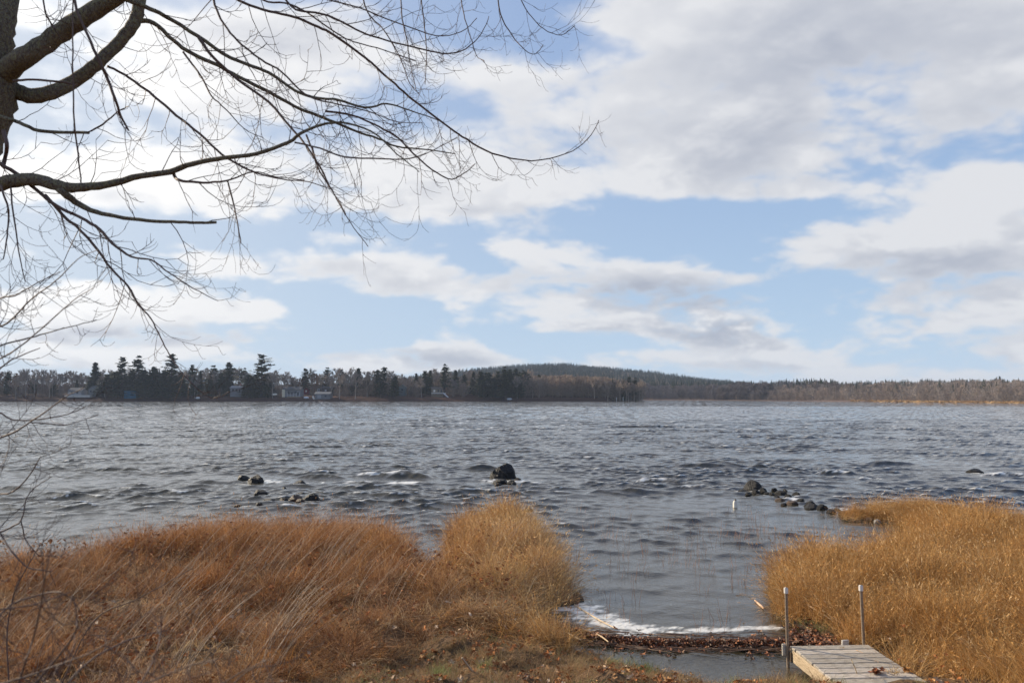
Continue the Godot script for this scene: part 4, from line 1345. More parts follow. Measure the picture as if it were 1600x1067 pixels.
func build_far() -> void:
	for q in [[300, 690], [800, 668], [1000, 640], [1150, 575], [1250, 524], [1350, 470], [1450, 418], [1600, 372], [1800, 335], [2200, 300]]:
		right_shore.append(Vector2((q[0] - CX) / FOCAL * q[1], -q[1]))
	# ground
	strip_land("far_shore_bank", -700, 92, 160, left_shore_z, left_bank, "dark red brown bank of the wooded point across the lake", func(x: float, d: float) -> Color: return Color(0.05, 0.026, 0.020) if d < 5 else (Color(0.075, 0.042, 0.028) if d < 40 else Color(0.07, 0.052, 0.035)))
	strip_land("far_right_shore", right_shore[0].x, 420, 120, right_shore_z, right_bank, "low far shore on the right with a strip of tan reeds at the water", func(x: float, d: float) -> Color: return (Color(0.36, 0.24, 0.13) if x > 205 else Color(0.12, 0.09, 0.08)) if d < 12 else Color(0.12, 0.085, 0.06))
	var v := PackedVector3Array()
	var n := PackedVector3Array()
	var c := PackedColorArray()
	for j in 41:
		for i in 121:
			var z := -(640.0 + j * 36.0)
			var x := -z * lerpf(-1.0, 0.95, i / 120.0)
			v.append(Vector3(x, hill_height(x, z), z))
			n.append(Vector3(0, 0.9, 0.3).normalized())
			c.append(Color(0.06, 0.055, 0.04))
	tag(put("wooded_hill", grid_mesh(121, 41, v, n, c), self, plain_material(0.95, 0.2)), "long low hill beyond the lake, covered with trees", "", "", "structure")
	# woods on the hill
	var fc := far_conifer(3, Color(0.036, 0.050, 0.036), 50)
	var ft := far_thicket(5, Color(0.150, 0.132, 0.120), 240)
	var pm := plain_material(0.9, 0.2)
	var ev := []
	var evc := []
	var br := []
	var brc := []
	for t in 30000:
		var z := -rng.randf_range(700, 1880)
		var px := rng.randf_range(480, 1420)
		if rng.randf() > -z / 1880.0: continue
		var x := (px - CX) / FOCAL * -z
		var y := hill_height(x, z)
		var e := 0.9 * noise_a.get_noise_2d(x * 0.012, z * 0.02) + lerpf(0.22, 0.56, smoothstep(14.0, 40.0, y))
		var k := rng.randf_range(0.8, 1.35)
		if rng.randf() < 0.45 + e:
			ev.append(Transform3D(Basis(Vector3.UP, rng.randf() * TAU).scaled(Vector3(1.35, 1.25, 1.35) * k), Vector3(x, y - 1.0, z)))
			evc.append(vary(Color(1, 1, 1), 0.25))
		else:
			br.append(Transform3D(Basis(Vector3.UP, rng.randf() * TAU).scaled(Vector3(1.25, 0.95, 1.25) * k), Vector3(x, y - 1.0, z)))
			brc.append(vary(Color(1.25, 1.15, 1.0), 0.3))
	scatter("hill_evergreens", fc, pm, ev, evc, "dark evergreen wood along the crest and slope of the far hill", "forest")
	scatter("hill_bare_trees", ft, pm, br, brc, "grey brown leafless wood mixed over the far hill's lower slope", "forest")
	# far right shore: bare trees as one mass, evergreens behind
	br = []
	brc = []
	ev = []
	evc = []
	for t in 6500:
		var px := rng.randf_range(940, 1720)
		var back := 420.0 * pow(rng.randf(), 1.6) + 4.0
		var z0 := 600.0
		var x := (px - CX) / FOCAL * z0
		for it in 3: x = (px - CX) / FOCAL * (-right_shore_z(x) + back)
		var z := right_shore_z(x) - back
		var k := rng.randf_range(0.50, 1.2) * (1.0 + 0.35 * noise_a.get_noise_1d(px * 0.05))
		k *= lerpf(0.95, 0.62, smoothstep(1180, 1420, px)) if back < 90 else 0.78
		if back < 14: k *= 0.6
		if back > 60 and rng.randf() < 0.20 + (0.35 if back > 200 else 0.0) + 0.5 * noise_a.get_noise_2d(px * 0.02, back * 0.01):
			ev.append(Transform3D(Basis(Vector3.UP, rng.randf() * TAU).scaled(Vector3(1.25, 1.12, 1.25) * k), Vector3(x, right_ground(x, z) - 0.5, z)))
			evc.append(vary(Color(1.1, 1.15, 0.95), 0.25))
		else:
			br.append(Transform3D(Basis(Vector3.UP, rng.randf() * TAU).scaled(Vector3(1.15, 1.0, 1.15) * k), Vector3(x, right_ground(x, z) - 0.5, z)))
			var warm := smoothstep(1150, 1450, px)
			brc.append(vary(Color(0.95, 0.98, 1.12).lerp(Color(1.85, 1.75, 1.66), warm), 0.28))
	scatter("far_shore_thicket", ft, pm, br, brc, "dense leafless grey and tan wood along the far right shore", "forest")
	scatter("far_shore_evergreens", fc, pm, ev, evc, "dark evergreens standing in the wood behind the far right shore", "forest")
	# reeds on that shore
	var rd := Shape.new()
	for k in 30:
		var p := Vector3(rng.randf_range(-1.2, 1.2), 0, rng.randf_range(-0.6, 0.6))
		rd.tri(p - Vector3(0.06, 0, 0), p + Vector3(0.06, 0, 0), p + Vector3(rng.randf_range(-0.1, 0.1), rng.randf_range(0.5, 1.0), 0), Color(0.42, 0.28, 0.15))
	var pl := []
	var pc := []
	for t in 1500:
		var x := rng.randf_range(205, 330)
		var z := right_shore_z(x) - rng.randf_range(-0.5, 7.0)
		pl.append(Transform3D(Basis(Vector3.UP, rng.randf() * TAU), Vector3(x, right_ground(x, z) - 0.1, z)))
		pc.append(vary(Color(1, 1, 1), 0.2))
	scatter("far_reeds", rd.mesh(), pm, pl, pc, "strip of orange tan reeds at the waterline of the far right shore", "reeds")
	# the point: low wood at the back
	br = []
	brc = []
	for t in 3900:
		var px := rng.randf_range(-180, 985) if t < 3000 else rng.randf_range(815, 1000)
		var back := rng.randf_range(35, 130)
		if rng.randf() < 0.3 and not near_house(px, 3.0): back = rng.randf_range(8, 35)
		if px > 900: back = rng.randf_range(10, 50)
		var z := -(500.0 + back)
		var x := (px - CX) / FOCAL * -z
		var k := rng.randf_range(0.5, 0.95) * (0.75 if px < 560 else (1.35 if t >= 3000 else 1.0))
		br.append(Transform3D(Basis(Vector3.UP, rng.randf() * TAU).scaled(Vector3(1.2, 1.0, 1.2) * k), Vector3(x, left_ground(x, z) - 0.5, z)))
		brc.append(vary(Color(1.25, 1.12, 1.02).lerp(Color(1.9, 1.65, 1.4), smoothstep(600, 900, px)), 0.25))
	scatter("point_brushwood", ft, pm, br, brc, "low leafless brushwood filling the back of the wooded point", "brushwood")
	# single trees of the point
	var bark := plain_material(0.9, 0.2)
	var needle := plain_material(0.8, 0.25)
	var pines := [conifer(0, 1), conifer(0, 2), conifer(0, 3)]
	var broad := [conifer(1, 4), conifer(1, 5), conifer(1, 6)]
	var slim := [conifer(2, 7), conifer(2, 8)]
	var ever := [pines, broad, slim]
	var usual := ["open crowned dark pine ", "bushy dark evergreen ", "slim pointed spruce "]
	var list := [   # column, row of the top, kind, width, depth, own label
		[190, 559, 0, 1.0, 512, "tall layered pine, left one of the pair above the dark clump on the left"], [216, 557, 0, 1.05, 516, "tall pine with a bare sided top, right one of the pair on the left"], [268, 553, 0, 1.0, 514, "tall open pine right of the dark clump, tip behind the maple's hanging twig"],
		[408, 555, 0, 1.2, 520, "tallest layered pine, alone against the sky left of centre"], [695, 570, 0, 1.0, 518, "tall full pine standing above the tan cottage"],
		[300, 571, 1, 0.75, 508, ""], [240, 574, 1, 1.1, 509, ""], [224, 578, 1, 1.2, 506, ""], [206, 580, 1, 1.2, 511, ""], [178, 582, 1, 1.15, 514, ""], [148, 567, 2, 1.3, 530, ""], [255, 580, 1, 1.1, 506, ""], [282, 583, 1, 1.0, 512, ""],
		[232, 588, 1, 1.4, 504, ""], [268, 590, 1, 1.3, 504, ""], [194, 590, 1, 1.0, 520, ""], [160, 592, 1, 1.3, 512, ""], [142, 594, 1, 1.2, 524, ""],
		[313, 580, 2, 1.0, 526, ""], [333, 572, 0, 1.25, 518, ""], [345, 586, 1, 1.0, 514, ""], [357, 567, 1, 0.95, 527, ""], [382, 576, 0, 1.1, 528, ""], [395, 588, 1, 1.2, 512, ""], [418, 588, 1, 1.5, 512, "wide low evergreen at the foot of the tallest layered pine"], [328, 592, 1, 1.2, 511, ""],
		[457, 590, 2, 1.2, 545, ""], [477, 577, 0, 1.2, 540, ""], [511, 575, 0, 1.1, 542, ""], [534, 578, 1, 0.8, 535, ""], [560, 576, 2, 1.4, 528, ""], [590, 578, 1, 0.9, 530, ""], [601, 574, 0, 1.3, 526, ""], [575, 582, 2, 1.2, 534, ""],
		[650, 584, 2, 1.1, 530, ""], [664, 581, 1, 1.0, 520, "dense dark evergreen left of the tan cottage's roof"], [672, 579, 2, 0.9, 532, ""], [712, 580, 2, 1.2, 526, ""], [726, 586, 1, 0.8, 524, ""], [740, 582, 2, 1.3, 530, ""], [752, 580, 1, 1.0, 512, ""], [765, 583, 1, 1.0, 509, ""], [778, 581, 0, 1.2, 512, ""], [789, 574, 0, 1.0, 524, ""], [797, 578, 1, 1.0, 510, ""], [806, 577, 1, 0.9, 514, ""], [818, 580, 0, 1.2, 520, ""], [772, 592, 1, 1.4, 505, ""], [756, 594, 1, 1.2, 505, ""], [812, 594, 1, 1.3, 506, ""], [790, 590, 1, 1.3, 506, ""],
		[842, 586, 1, 0.8, 530, ""], [872, 588, 2, 1.2, 536, ""], [958, 593, 0, 1.0, 514, ""], [983, 590, 0, 1.1, 512, "open evergreen second from the tip of the wooded point"], [993, 591, 0, 1.2, 512, "last evergreen at the very tip of the wooded point"], [976, 596, 1, 0.9, 510, ""],
		[12, 582, 1, 0.8, 520, ""], [26, 584, 0, 1.0, 530, ""], [52, 588, 1, 0.9, 528, ""], [-20, 576, 1, 1.0, 520, ""], [-60, 570, 0, 1.1, 522, ""], [-110, 575, 1, 1.0, 520, ""], [84, 596, 1, 1.1, 518, ""], [120, 594, 2, 1.1, 530, ""],
	]
	for t in 80:
		var fx := rng.randf_range(128, 436)
		if t > 34 and t < 58: fx = rng.randf_range(540, 735)
		if t > 44 and t < 58: fx = rng.randf_range(735, 832)
		if near_house(fx, 4.0): continue
		list.append([fx, rng.randf_range(581, 600) + (4.0 if t > 34 and t <= 44 else 0.0), [1, 1, 2, 0, 1][t % 5], rng.randf_range(0.9, 1.35), rng.randf_range(505, 536), ""])
	var k := 0
	for a in list:
		var z: float = -a[4]
		var x: float = (a[0] - CX) / FOCAL * a[4]
		var g := left_ground(x, z)
		var high: float = spot(a[0], a[1], a[4]).y - g + 0.3
		var wide := high * float(a[3]) * (1.15 if a[2] == 1 else 1.12)
		var kinds: Array = ever[a[2]]
		plant_tree(kinds[k % kinds.size()], "pine_tree" if a[2] == 0 else ("evergreen_tree" if a[2] == 1 else "spruce_tree"), [bark, needle], Vector3(x, g, z), high, wide, a[5] if a[5] else usual[a[2]] + whereabouts(a[0]), "" if a[5] else ["pines on the far point", "evergreens on the far point", "spruces on the far point"][a[2]])
		k += 1
	var bare := []
	for q in 5: bare.append(bare_tree(20 + q, Color(0.27, 0.235, 0.21), 10))
	var tan_ := []
	for q in 3: tan_.append(bare_tree(40 + q, Color(0.33, 0.27, 0.22), 9))
	var brown := []
	for q in 2: brown.append(bare_tree(50 + q, Color(0.19, 0.095, 0.06), 9))
	var px := -160.0
	while px < 1000.0:
		px += rng.randf_range(3.2, 5.6)
		var away := rng.randf_range(503, 560)
		if near_house(px, 5.0) and rng.randf() < 0.85: away = rng.randf_range(536, 575)
		if px > 940: away = rng.randf_range(502, 515)
		var x := (px - CX) / FOCAL * away
		var g := left_ground(x, -away)
		var top := 577.0 + 7.0 * noise_a.get_noise_1d(px * 0.03) + rng.randf_range(-6, 9)
		if px < 100: top = 576.0 + rng.randf_range(-5, 9)
		elif px > 830: top = lerpf(582, 591, smoothstep(830, 1000, px)) + rng.randf_range(-3, 6)
		elif px > 560: top += 3.0
		if px > 425 and px < 470: top = 574.0 + rng.randf_range(0, 12)
		var high := spot(px, top, away).y - g
		if px > 820:
			plant_tree(tan_[rng.randi() % 3], "bare_tree", [bark, bark], Vector3(x, g, -away), high, high * rng.randf_range(0.9, 1.2), "tan brown leafless tree " + whereabouts(px), "leafless trees near the tip of the far point")
		elif (px > 465 and px < 520 and rng.randf() < 0.4) or (px < 50 and rng.randf() < 0.3):
			plant_tree(brown[rng.randi() % 2], "bare_tree", [bark, bark], Vector3(x, g, -away), high * 0.8, high * rng.randf_range(0.8, 1.0), "reddish brown leafless tree " + whereabouts(px), "reddish trees on the far point")
		else:
			plant_tree(bare[rng.randi() % 5], "bare_tree", [bark, bark], Vector3(x, g, -away), high, high * rng.randf_range(0.85, 1.2), "grey leafless tree " + whereabouts(px), "leafless trees on the far point")
	# houses
	var glass := Color(0.03, 0.035, 0.045)
	var o := house(105, 126, 617.5, 611, 606, 508, Color(0.62, 0.60, 0.60), Color(0.22, 0.24, 0.27), false, [["window", 0.3, 0.6, 1.2, 1.0, glass], ["window", 0.7, 0.6, 1.2, 1.0, glass]], "pale house behind bare twigs, farthest left on the far shore")
	add_part(o, "terrace", Vector3(3.5, -0.6, 5.5), Vector3(8.0, 0.7, 1.6), Color(0.50, 0.48, 0.44))
	house(137, 150, 615, 608, 603, 512, Color(0.36, 0.38, 0.38), Color(0.30, 0.31, 0.32), true, [["window", 0.3, 0.5, 0.9, 1.2, glass], ["window", 0.7, 0.5, 0.9, 1.2, glass]], "grey gabled cottage between dark evergreens left of the blue cabin")
	house(193, 212, 616.5, 610.5, 608.5, 505, Color(0.02, 0.22, 0.38), Color(0.05, 0.16, 0.24), false, [["door", 0.2, 0.42, 1.2, 1.9, Color(0.02, 0.12, 0.20)], ["window", 0.65, 0.5, 1.6, 0.9, glass]], "small bright blue cabin under the tall dark pines", "cabin", "cabin")
	house(305, 318, 604, 597, 592.5, 534, Color(0.33, 0.35, 0.38), Color(0.27, 0.30, 0.34), false, [["window", 0.5, 0.5, 1.4, 1.2, glass]], "grey roofed house high up among the pines left of centre")
	o = house(359, 377, 614, 606, 603, 510, Color(0.40, 0.40, 0.41), Color(0.60, 0.60, 0.62), false, [["window", 0.25, 0.55, 1.3, 1.4, glass], ["window", 0.55, 0.55, 1.3, 1.4, glass], ["door", 0.82, 0.42, 1.1, 2.2, glass]], "light roofed house with dark windows left of the tallest pine")
	add_part(o, "chimney", Vector3(1.5, 5.0, -1.0), Vector3(0.35, 1.0, 0.35), Color(0.35, 0.18, 0.13))
	o = house(441, 469, 619, 609, 604.5, 512, Color(0.46, 0.46, 0.48), Color(0.20, 0.20, 0.21), false, [["window", 0.40, 0.55, 2.6, 1.8, glass], ["window", 0.72, 0.60, 1.6, 1.4, glass], ["door", 0.86, 0.38, 1.2, 2.2, glass], ["window", 0.58, 0.55, 0.9, 1.8, glass]], "large two storey lake house with a sunlit cream end wall")
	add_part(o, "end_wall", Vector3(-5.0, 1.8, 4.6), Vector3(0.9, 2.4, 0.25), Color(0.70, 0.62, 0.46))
	add_part(o, "porch_deck", Vector3(2.0, -0.5, 5.6), Vector3(4.0, 0.14, 1.6), Color(0.40, 0.30, 0.17))
	for q in 5: add_part(o, "porch_post", Vector3(-1.8 + q * 1.9, -0.1 + 0.8, 7.1), Vector3(0.09, 1.4, 0.09), Color(0.50, 0.50, 0.52))
	house(474, 482, 612.5, 609, 605.5, 535, Color(0.30, 0.03, 0.035), Color(0.16, 0.05, 0.05), true, [["door", 0.5, 0.4, 1.0, 1.2, Color(0.55, 0.5, 0.5)]], "little dark red shed right of the large lake house", "shed", "shed")
	o = house(491, 515, 623.0, 615.5, 612.5, 503, Color(0.33, 0.34, 0.36), Color(0.36, 0.38, 0.41), false, [["door", 0.3, 0.45, 2.4, 2.2, Color(0.26, 0.27, 0.29)], ["window", 0.72, 0.55, 1.1, 0.9, glass]], "low grey boathouse at the water's edge", "boathouse", "boathouse")
	add_part(o, "ramp", Vector3(-5.6, -0.1, 2.6), Vector3(0.45, 1.9, 0.3), Color(0.72, 0.70, 0.66), 0.42)
	house(502, 518, 613, 607, 603.5, 528, Color(0.14, 0.12, 0.12), Color(0.12, 0.11, 0.12), false, [["window", 0.4, 0.5, 1.2, 1.0, Color(0.4, 0.42, 0.45)]], "dark brown house standing behind the grey boathouse")
	house(622, 634, 613, 606, 601, 522, Color(0.26, 0.32, 0.33), Color(0.36, 0.42, 0.43), true, [["window", 0.5, 0.55, 1.3, 1.2, glass]], "green grey gabled house half hidden by trees right of the middle of the point")
	o = house(674, 692, 614, 608, 604.5, 514, Color(0.52, 0.42, 0.31), Color(0.27, 0.23, 0.20), false, [["window", 0.25, 0.55, 1.2, 1.3, Color(0.7, 0.66, 0.6)], ["window", 0.6, 0.55, 1.2, 1.3, glass], ["door", 0.85, 0.45, 1.0, 1.9, glass]], "tan cottage with pale stairs running down to the water")
	add_part(o, "stairs", Vector3(6.6, -2.2, 5.0), Vector3(3.2, 0.35, 0.6), Color(0.66, 0.66, 0.68), -0.72)
	add_part(o, "landing", Vector3(1.0, -0.2, 4.4), Vector3(4.6, 0.25, 0.8), Color(0.60, 0.58, 0.55))
	house(731, 739, 609, 605.5, 603.0, 528, Color(0.60, 0.50, 0.36), Color(0.30, 0.27, 0.24), false, [["window", 0.5, 0.5, 0.9, 0.8, glass]], "tiny cream cabin lit by the sun left of the dark evergreen group", "cabin", "cabin")
	house(523, 526, 612, 607, 605, 530, Color(0.75, 0.73, 0.66), Color(0.55, 0.55, 0.55), true, [["door", 0.5, 0.4, 0.6, 1.3, glass]], "narrow white hut right of the grey boathouse", "hut", "hut")
	house(495, 499, 611, 608.5, 607, 532, Color(0.75, 0.75, 0.76), Color(0.6, 0.6, 0.6), true, [["door", 0.5, 0.4, 0.6, 0.8, glass]], "tiny white hut above the boathouse roof", "hut", "hut")
	house(410, 413, 612, 609.5, 608, 512, Color(0.75, 0.74, 0.70), Color(0.5, 0.5, 0.5), true, [["door", 0.5, 0.4, 0.5, 0.8, glass]], "tiny white hut under the wide low evergreen", "hut", "hut")
	# boats and the like drawn up on that shore
	for q in [[424, 433, 617, 507, Color(0.66, 0.62, 0.52), "covered boat with a pale tarpaulin drawn up left of the large lake house"], [474, 482, 622, 503, Color(0.58, 0.60, 0.64), "flat grey boat lying on the bank left of the boathouse"], [305, 312, 622.5, 502, Color(0.55, 0.55, 0.55), "pale rowing boat at the bank below the pines left of centre"], [792, 800, 624.5, 501, Color(0.45, 0.46, 0.48), "grey rowing boat on the bank below the dark evergreen group"]]:
		var a := spot(q[0], q[2], q[3])
		var b := spot(q[1], q[2], q[3])
		var w := b.x - a.x
		var gy := left_ground(a.x, -q[3]) - 0.05
		var bo := thing("boat", Vector3((a.x + b.x) * 0.5, maxf(gy, a.y - 0.3), -q[3]), q[5], "boat")
		var hull := Shape.new()
		var pts := PackedVector3Array()
		var rad := PackedFloat32Array()
		for i in 9:
			var f := i / 8.0
			pts.append(Vector3((f - 0.5) * w, 0.45 + 0.1 * pow(f * 2.0 - 1.0, 2.0), 0))
			rad.append(0.62 * sqrt(maxf(0.02, 1.0 - pow(f * 2.0 - 1.0, 2.0))))
		hull.tube(pts, rad, 10, q[4], 0.0, true)
		put("hull", hull.mesh(plain_material(0.6, 0.4)), bo)
		var cover := Shape.new()
		for i in 8:
			var p := pts[i] + Vector3(0, rad[i] * 0.98, 0)
			var p2 := pts[i + 1] + Vector3(0, rad[i + 1] * 0.98, 0)
			cover.quad(p + Vector3(0, 0.15, 0), p2 + Vector3(0, 0.15, 0), p2 + Vector3(0, -0.3, rad[i + 1] * 0.9), p + Vector3(0, -0.3, rad[i] * 0.9), q[4] * 1.1)
			cover.quad(p + Vector3(0, 0.15, 0), p2 + Vector3(0, 0.15, 0), p2 + Vector3(0, -0.3, -rad[i + 1] * 0.9), p + Vector3(0, -0.3, -rad[i] * 0.9), q[4] * 1.1)
		put("cover", cover.mesh(plain_material(0.7, 0.3)), bo)
	for q in [[963.5, 620.5, "taller white post by the water near the tip of the point"], [974, 620, "white post farther right near the tip of the wooded point"]]:
		var p := spot(q[0], 624.5, 502)
		var g := left_ground(p.x, -502.0)
		var s := Shape.new()
		s.tube(PackedVector3Array([Vector3(0, -0.5, 0), Vector3(0, spot(q[0], q[1], 502).y - g, 0)]), PackedFloat32Array([0.14, 0.12]), 8, Color(0.75, 0.74, 0.72), 0.0, true)
		var w := put("white_post", s.mesh(plain_material(0.7, 0.3)))
		w.position = Vector3(p.x, g, -502)
		tag(w, q[2], "post")

# ------------------------------------------------------------------ rocks, dock and small things

func rock_mesh(seed_: int, tall: float) -> ArrayMesh:      # unit half width; broken by planes, rough
	var r := RandomNumberGenerator.new()
	r.seed = seed_
	var cuts := []
	for i in 15:
		var d := Vector3(r.randf_range(-1, 1), r.randf_range(-0.3, 1), r.randf_range(-1, 1)).normalized()
		cuts.append([d, r.randf_range(0.68, 0.98)])
	var nz := FastNoiseLite.new()
	nz.seed = seed_
	nz.frequency = 1.6
	nz.fractal_octaves = 3
	var rings := 16
	var around := 22
	var v := PackedVector3Array()
	for j in rings + 1:
		var el := -PI / 2 + PI * j / rings
		for i in around:
			var az := TAU * i / around
			var d := Vector3(cos(az) * cos(el), sin(el), sin(az) * cos(el))
			var k := 1.0 + 0.12 * nz.get_noise_3dv(d * 1.3)
			for c in cuts:
				var dot: float = d.dot(c[0])
				if dot > 0.05: k = minf(k, c[1] / dot)
			k += 0.06 * nz.get_noise_3dv(d * 4.0)
			v.append(Vector3(d.x * k, d.y * k * tall, d.z * k))
	var s := Shape.new()
	for j in rings:
		for i in around:
			var a := v[j * around + i]
			var b := v[j * around + (i + 1) % around]
			var c := v[(j + 1) * around + (i + 1) % around]
			var d := v[(j + 1) * around + i]
			s.tri(a, d, c, Color.WHITE)
			s.tri(a, c, b, Color.WHITE)
	return s.mesh()

func build_rocks() -> void:
	var dark := StandardMaterial3D.new()
	dark.albedo_color = Color(0.013, 0.012, 0.012).linear_to_srgb()
	dark.roughness = 0.5
	dark.metallic_specular = 0.35
	dark.uv1_triplanar = true
	dark.uv1_scale = Vector3(1.2, 1.2, 1.2)
	dark.albedo_texture = noise_texture(71, 0.03, 256, [[0.0, Color(0.5, 0.5, 0.5)], [0.55, Color(0.9, 0.9, 0.9)], [0.8, Color(1.0, 0.95, 0.9)]])
	dark.heightmap_enabled = true
	dark.heightmap_scale = 3.0
	dark.heightmap_texture = noise_texture(72, 0.05, 256, [])
	var brown := dark.duplicate() as StandardMaterial3D
	brown.albedo_color = Color(0.11, 0.075, 0.055).linear_to_srgb()
	var pale := dark.duplicate() as StandardMaterial3D
	pale.albedo_color = Color(0.42, 0.39, 0.35).linear_to_srgb()
	pale.roughness = 0.8
	# photo column, row of the waterline, width, height, material, turn, label
	var list := [
		[379, 752, 20, 13, 0, "rounded dark rock, left half of the pair farthest left in the lake"],
		[398, 754, 22, 14, 0, "blunt dark rock, right half of the pair farthest left in the lake"],
		[467, 758, 19, 8, 0, "flat dark rock alone beside the breaking wave, right of the leftmost pair"],
		[404, 774, 20, 10, 0, "low pointed dark rock below the leftmost pair of rocks"],
		[419, 786, 20, 8, 0, "dark flat rock nearest the left grass edge"],
		[403, 790, 10, 6, 0, "small dark stone touching the left end of the flat rock near the grass"],
		[442, 783, 12, 7, 0, "small round dark stone between the flat rock and the brownish rock"],
		[460, 781, 19, 9, 1, "brownish rock in the middle of the near left group"],
		[468, 785, 12, 6, 1, "small brown stone in front of the brownish rock"],
		[485, 782, 24, 12, 0, "broad dark rock at the right end of the near left group"],
		[451, 772, 9, 4, 0, "tiny dark stone just awash above the brownish rock"],
		[469, 773, 12, 4, 0, "thin dark stone awash above the broad dark rock"],
		[443, 764, 7, 4, 0, "tiny dark stone between the flat lone rock and the near group"],
		[371, 791, 12, 4, 1, "small brown stone half sunk left of the flat rock"],
		[449, 790, 18, 4, 0, "low dark stone awash below the brownish rock"],
		[787, 748, 36, 26, 0, "big domed black boulder off the tip of the grassy spit"],
		[783, 757, 22, 10, 0, "wet dark rock leaning at the foot of the big black boulder"],
		[799, 758, 15, 9, 0, "dark rock lapped by foam right of the big boulder's foot"],
		[808, 752, 12, 6, 0, "small dark rock in the foam right of the big black boulder"],
		[778, 759, 12, 6, 0, "small dark rock nearest the spit below the big boulder"],
		[807, 797, 12, 12, 2, "pale stone at the right edge of the spit's grass"],
		[826, 799, 14, 7, 0, "dark stone in the water beside the pale one at the spit"],
		[1178, 767, 24, 18, 0, "largest dark rock at the lake end of the right stone row"],
		[1163, 769, 14, 5, 0, "low dark stone left of the largest rock in the right row"],
		[1182, 771, 13, 9, 0, "dark stone right in front of the largest rock in the right row"],
		[1194, 770, 12, 9, 0, "upright dark stone just right of the largest rock in the right row"],
		[1211, 769, 10, 9, 0, "slim dark stone in the gap of the right row past the first cluster"],
		[1207, 775, 10, 7, 0, "small dark stone in front of the slim stone in the right row"],
		[1221, 774, 18, 9, 0, "wide dark rock in the middle of the right stone row"],
		[1228, 769, 8, 6, 0, "knob of dark stone behind the wide rock of the right row"],
		[1233, 778, 11, 6, 0, "flat dark stone below the wide rock of the right row"],
		[1245, 774, 11, 6, 0, "outlying dark stone on the lake side of the right row"],
		[1222, 784, 15, 7, 1, "brown stone lying before the right row of dark rocks"],
		[1239, 788, 17, 8, 1, "lighter red brown rock with a bright top in the right row"],
		[1226, 789, 8, 4, 0, "tiny dark stone touching the brown stones of the right row"],
		[1272, 795, 22, 9, 0, "long low dark rock near the grass end of the right row"],
		[1285, 799, 13, 14, 0, "sharp dark rock standing on end in the right row"],
		[1262, 792, 10, 5, 0, "small dark stone at the left tip of the long low rock"],
		[1301, 802, 16, 8, 0, "dark stone beside the sharp upright one, towards the grass"],
		[1321, 806, 17, 9, 0, "square dark rock against the edge of the right grass"],
		[1334, 806, 13, 7, 2, "pale flat slab on the right row beside the square dark rock"],
		[1346, 809, 11, 6, 2, "small whitish stone in the right row almost in the grass"],
		[1360, 814, 12, 7, 1, "brown stone among the grass stems at the row's landward end"],
		[1373, 818, 11, 7, 2, "pale stone farthest into the grass at the row's landward end"],
		[1253, 783, 10, 5, 0, "small dark stone filling the gap right of the brown stones in the right row"],
		[1268, 788, 12, 6, 0, "dark stone just behind the long low rock of the right row"],
		[1290, 795, 9, 6, 0, "small dark stone behind the sharp upright rock"],
		[1310, 799, 12, 6, 0, "dark wedge of stone behind the square dark rock"],
		[1327, 802, 10, 5, 1, "small brown stone behind the pale flat slab"],
		[1200, 773, 9, 5, 0, "low dark stone between the first cluster and the slim stone"],
		[1188, 775, 10, 4, 0, "flat wet stone in front of the first cluster of the right row"],
		[1350, 803, 12, 6, 1, "brownish stone behind the whitish one near the grass"],
		[1170, 773, 9, 4, 0, "tiny wet stone at the lake end, front left of the largest rock"],
		[1215, 778, 9, 5, 0, "small wet stone below the wide rock's left end"],
		[1528, 739, 22, 8, 0, "low dark rock awash at the far right with a foam streak"],
	]
	var k := 0
	for a in list:
		var p := floor_spot(a[0], a[1])
		var scale := -p.z / FOCAL
		var half: float = a[2] * scale * 0.5
		var high: float = a[3] * scale
		var tall: float = clampf(high / half, 0.45, 2.2) * 0.70
		var o := put("lake_rock", rock_mesh(100 + k, tall), self, [dark, brown, pale][a[4]])
		o.scale = Vector3.ONE * half * 1.22
		o.position = Vector3(p.x, high * 0.02, p.z - half * 0.5)
		o.rotation.y = k * 1.7
		tag(o, a[5], "rock", "rocks standing in the lake near the shore")
		k += 1

func board_shape(half: Vector3, col: Color) -> Shape:
	var s := Shape.new()
	s.box(Transform3D.IDENTITY, half, 0.006, col)
	return s

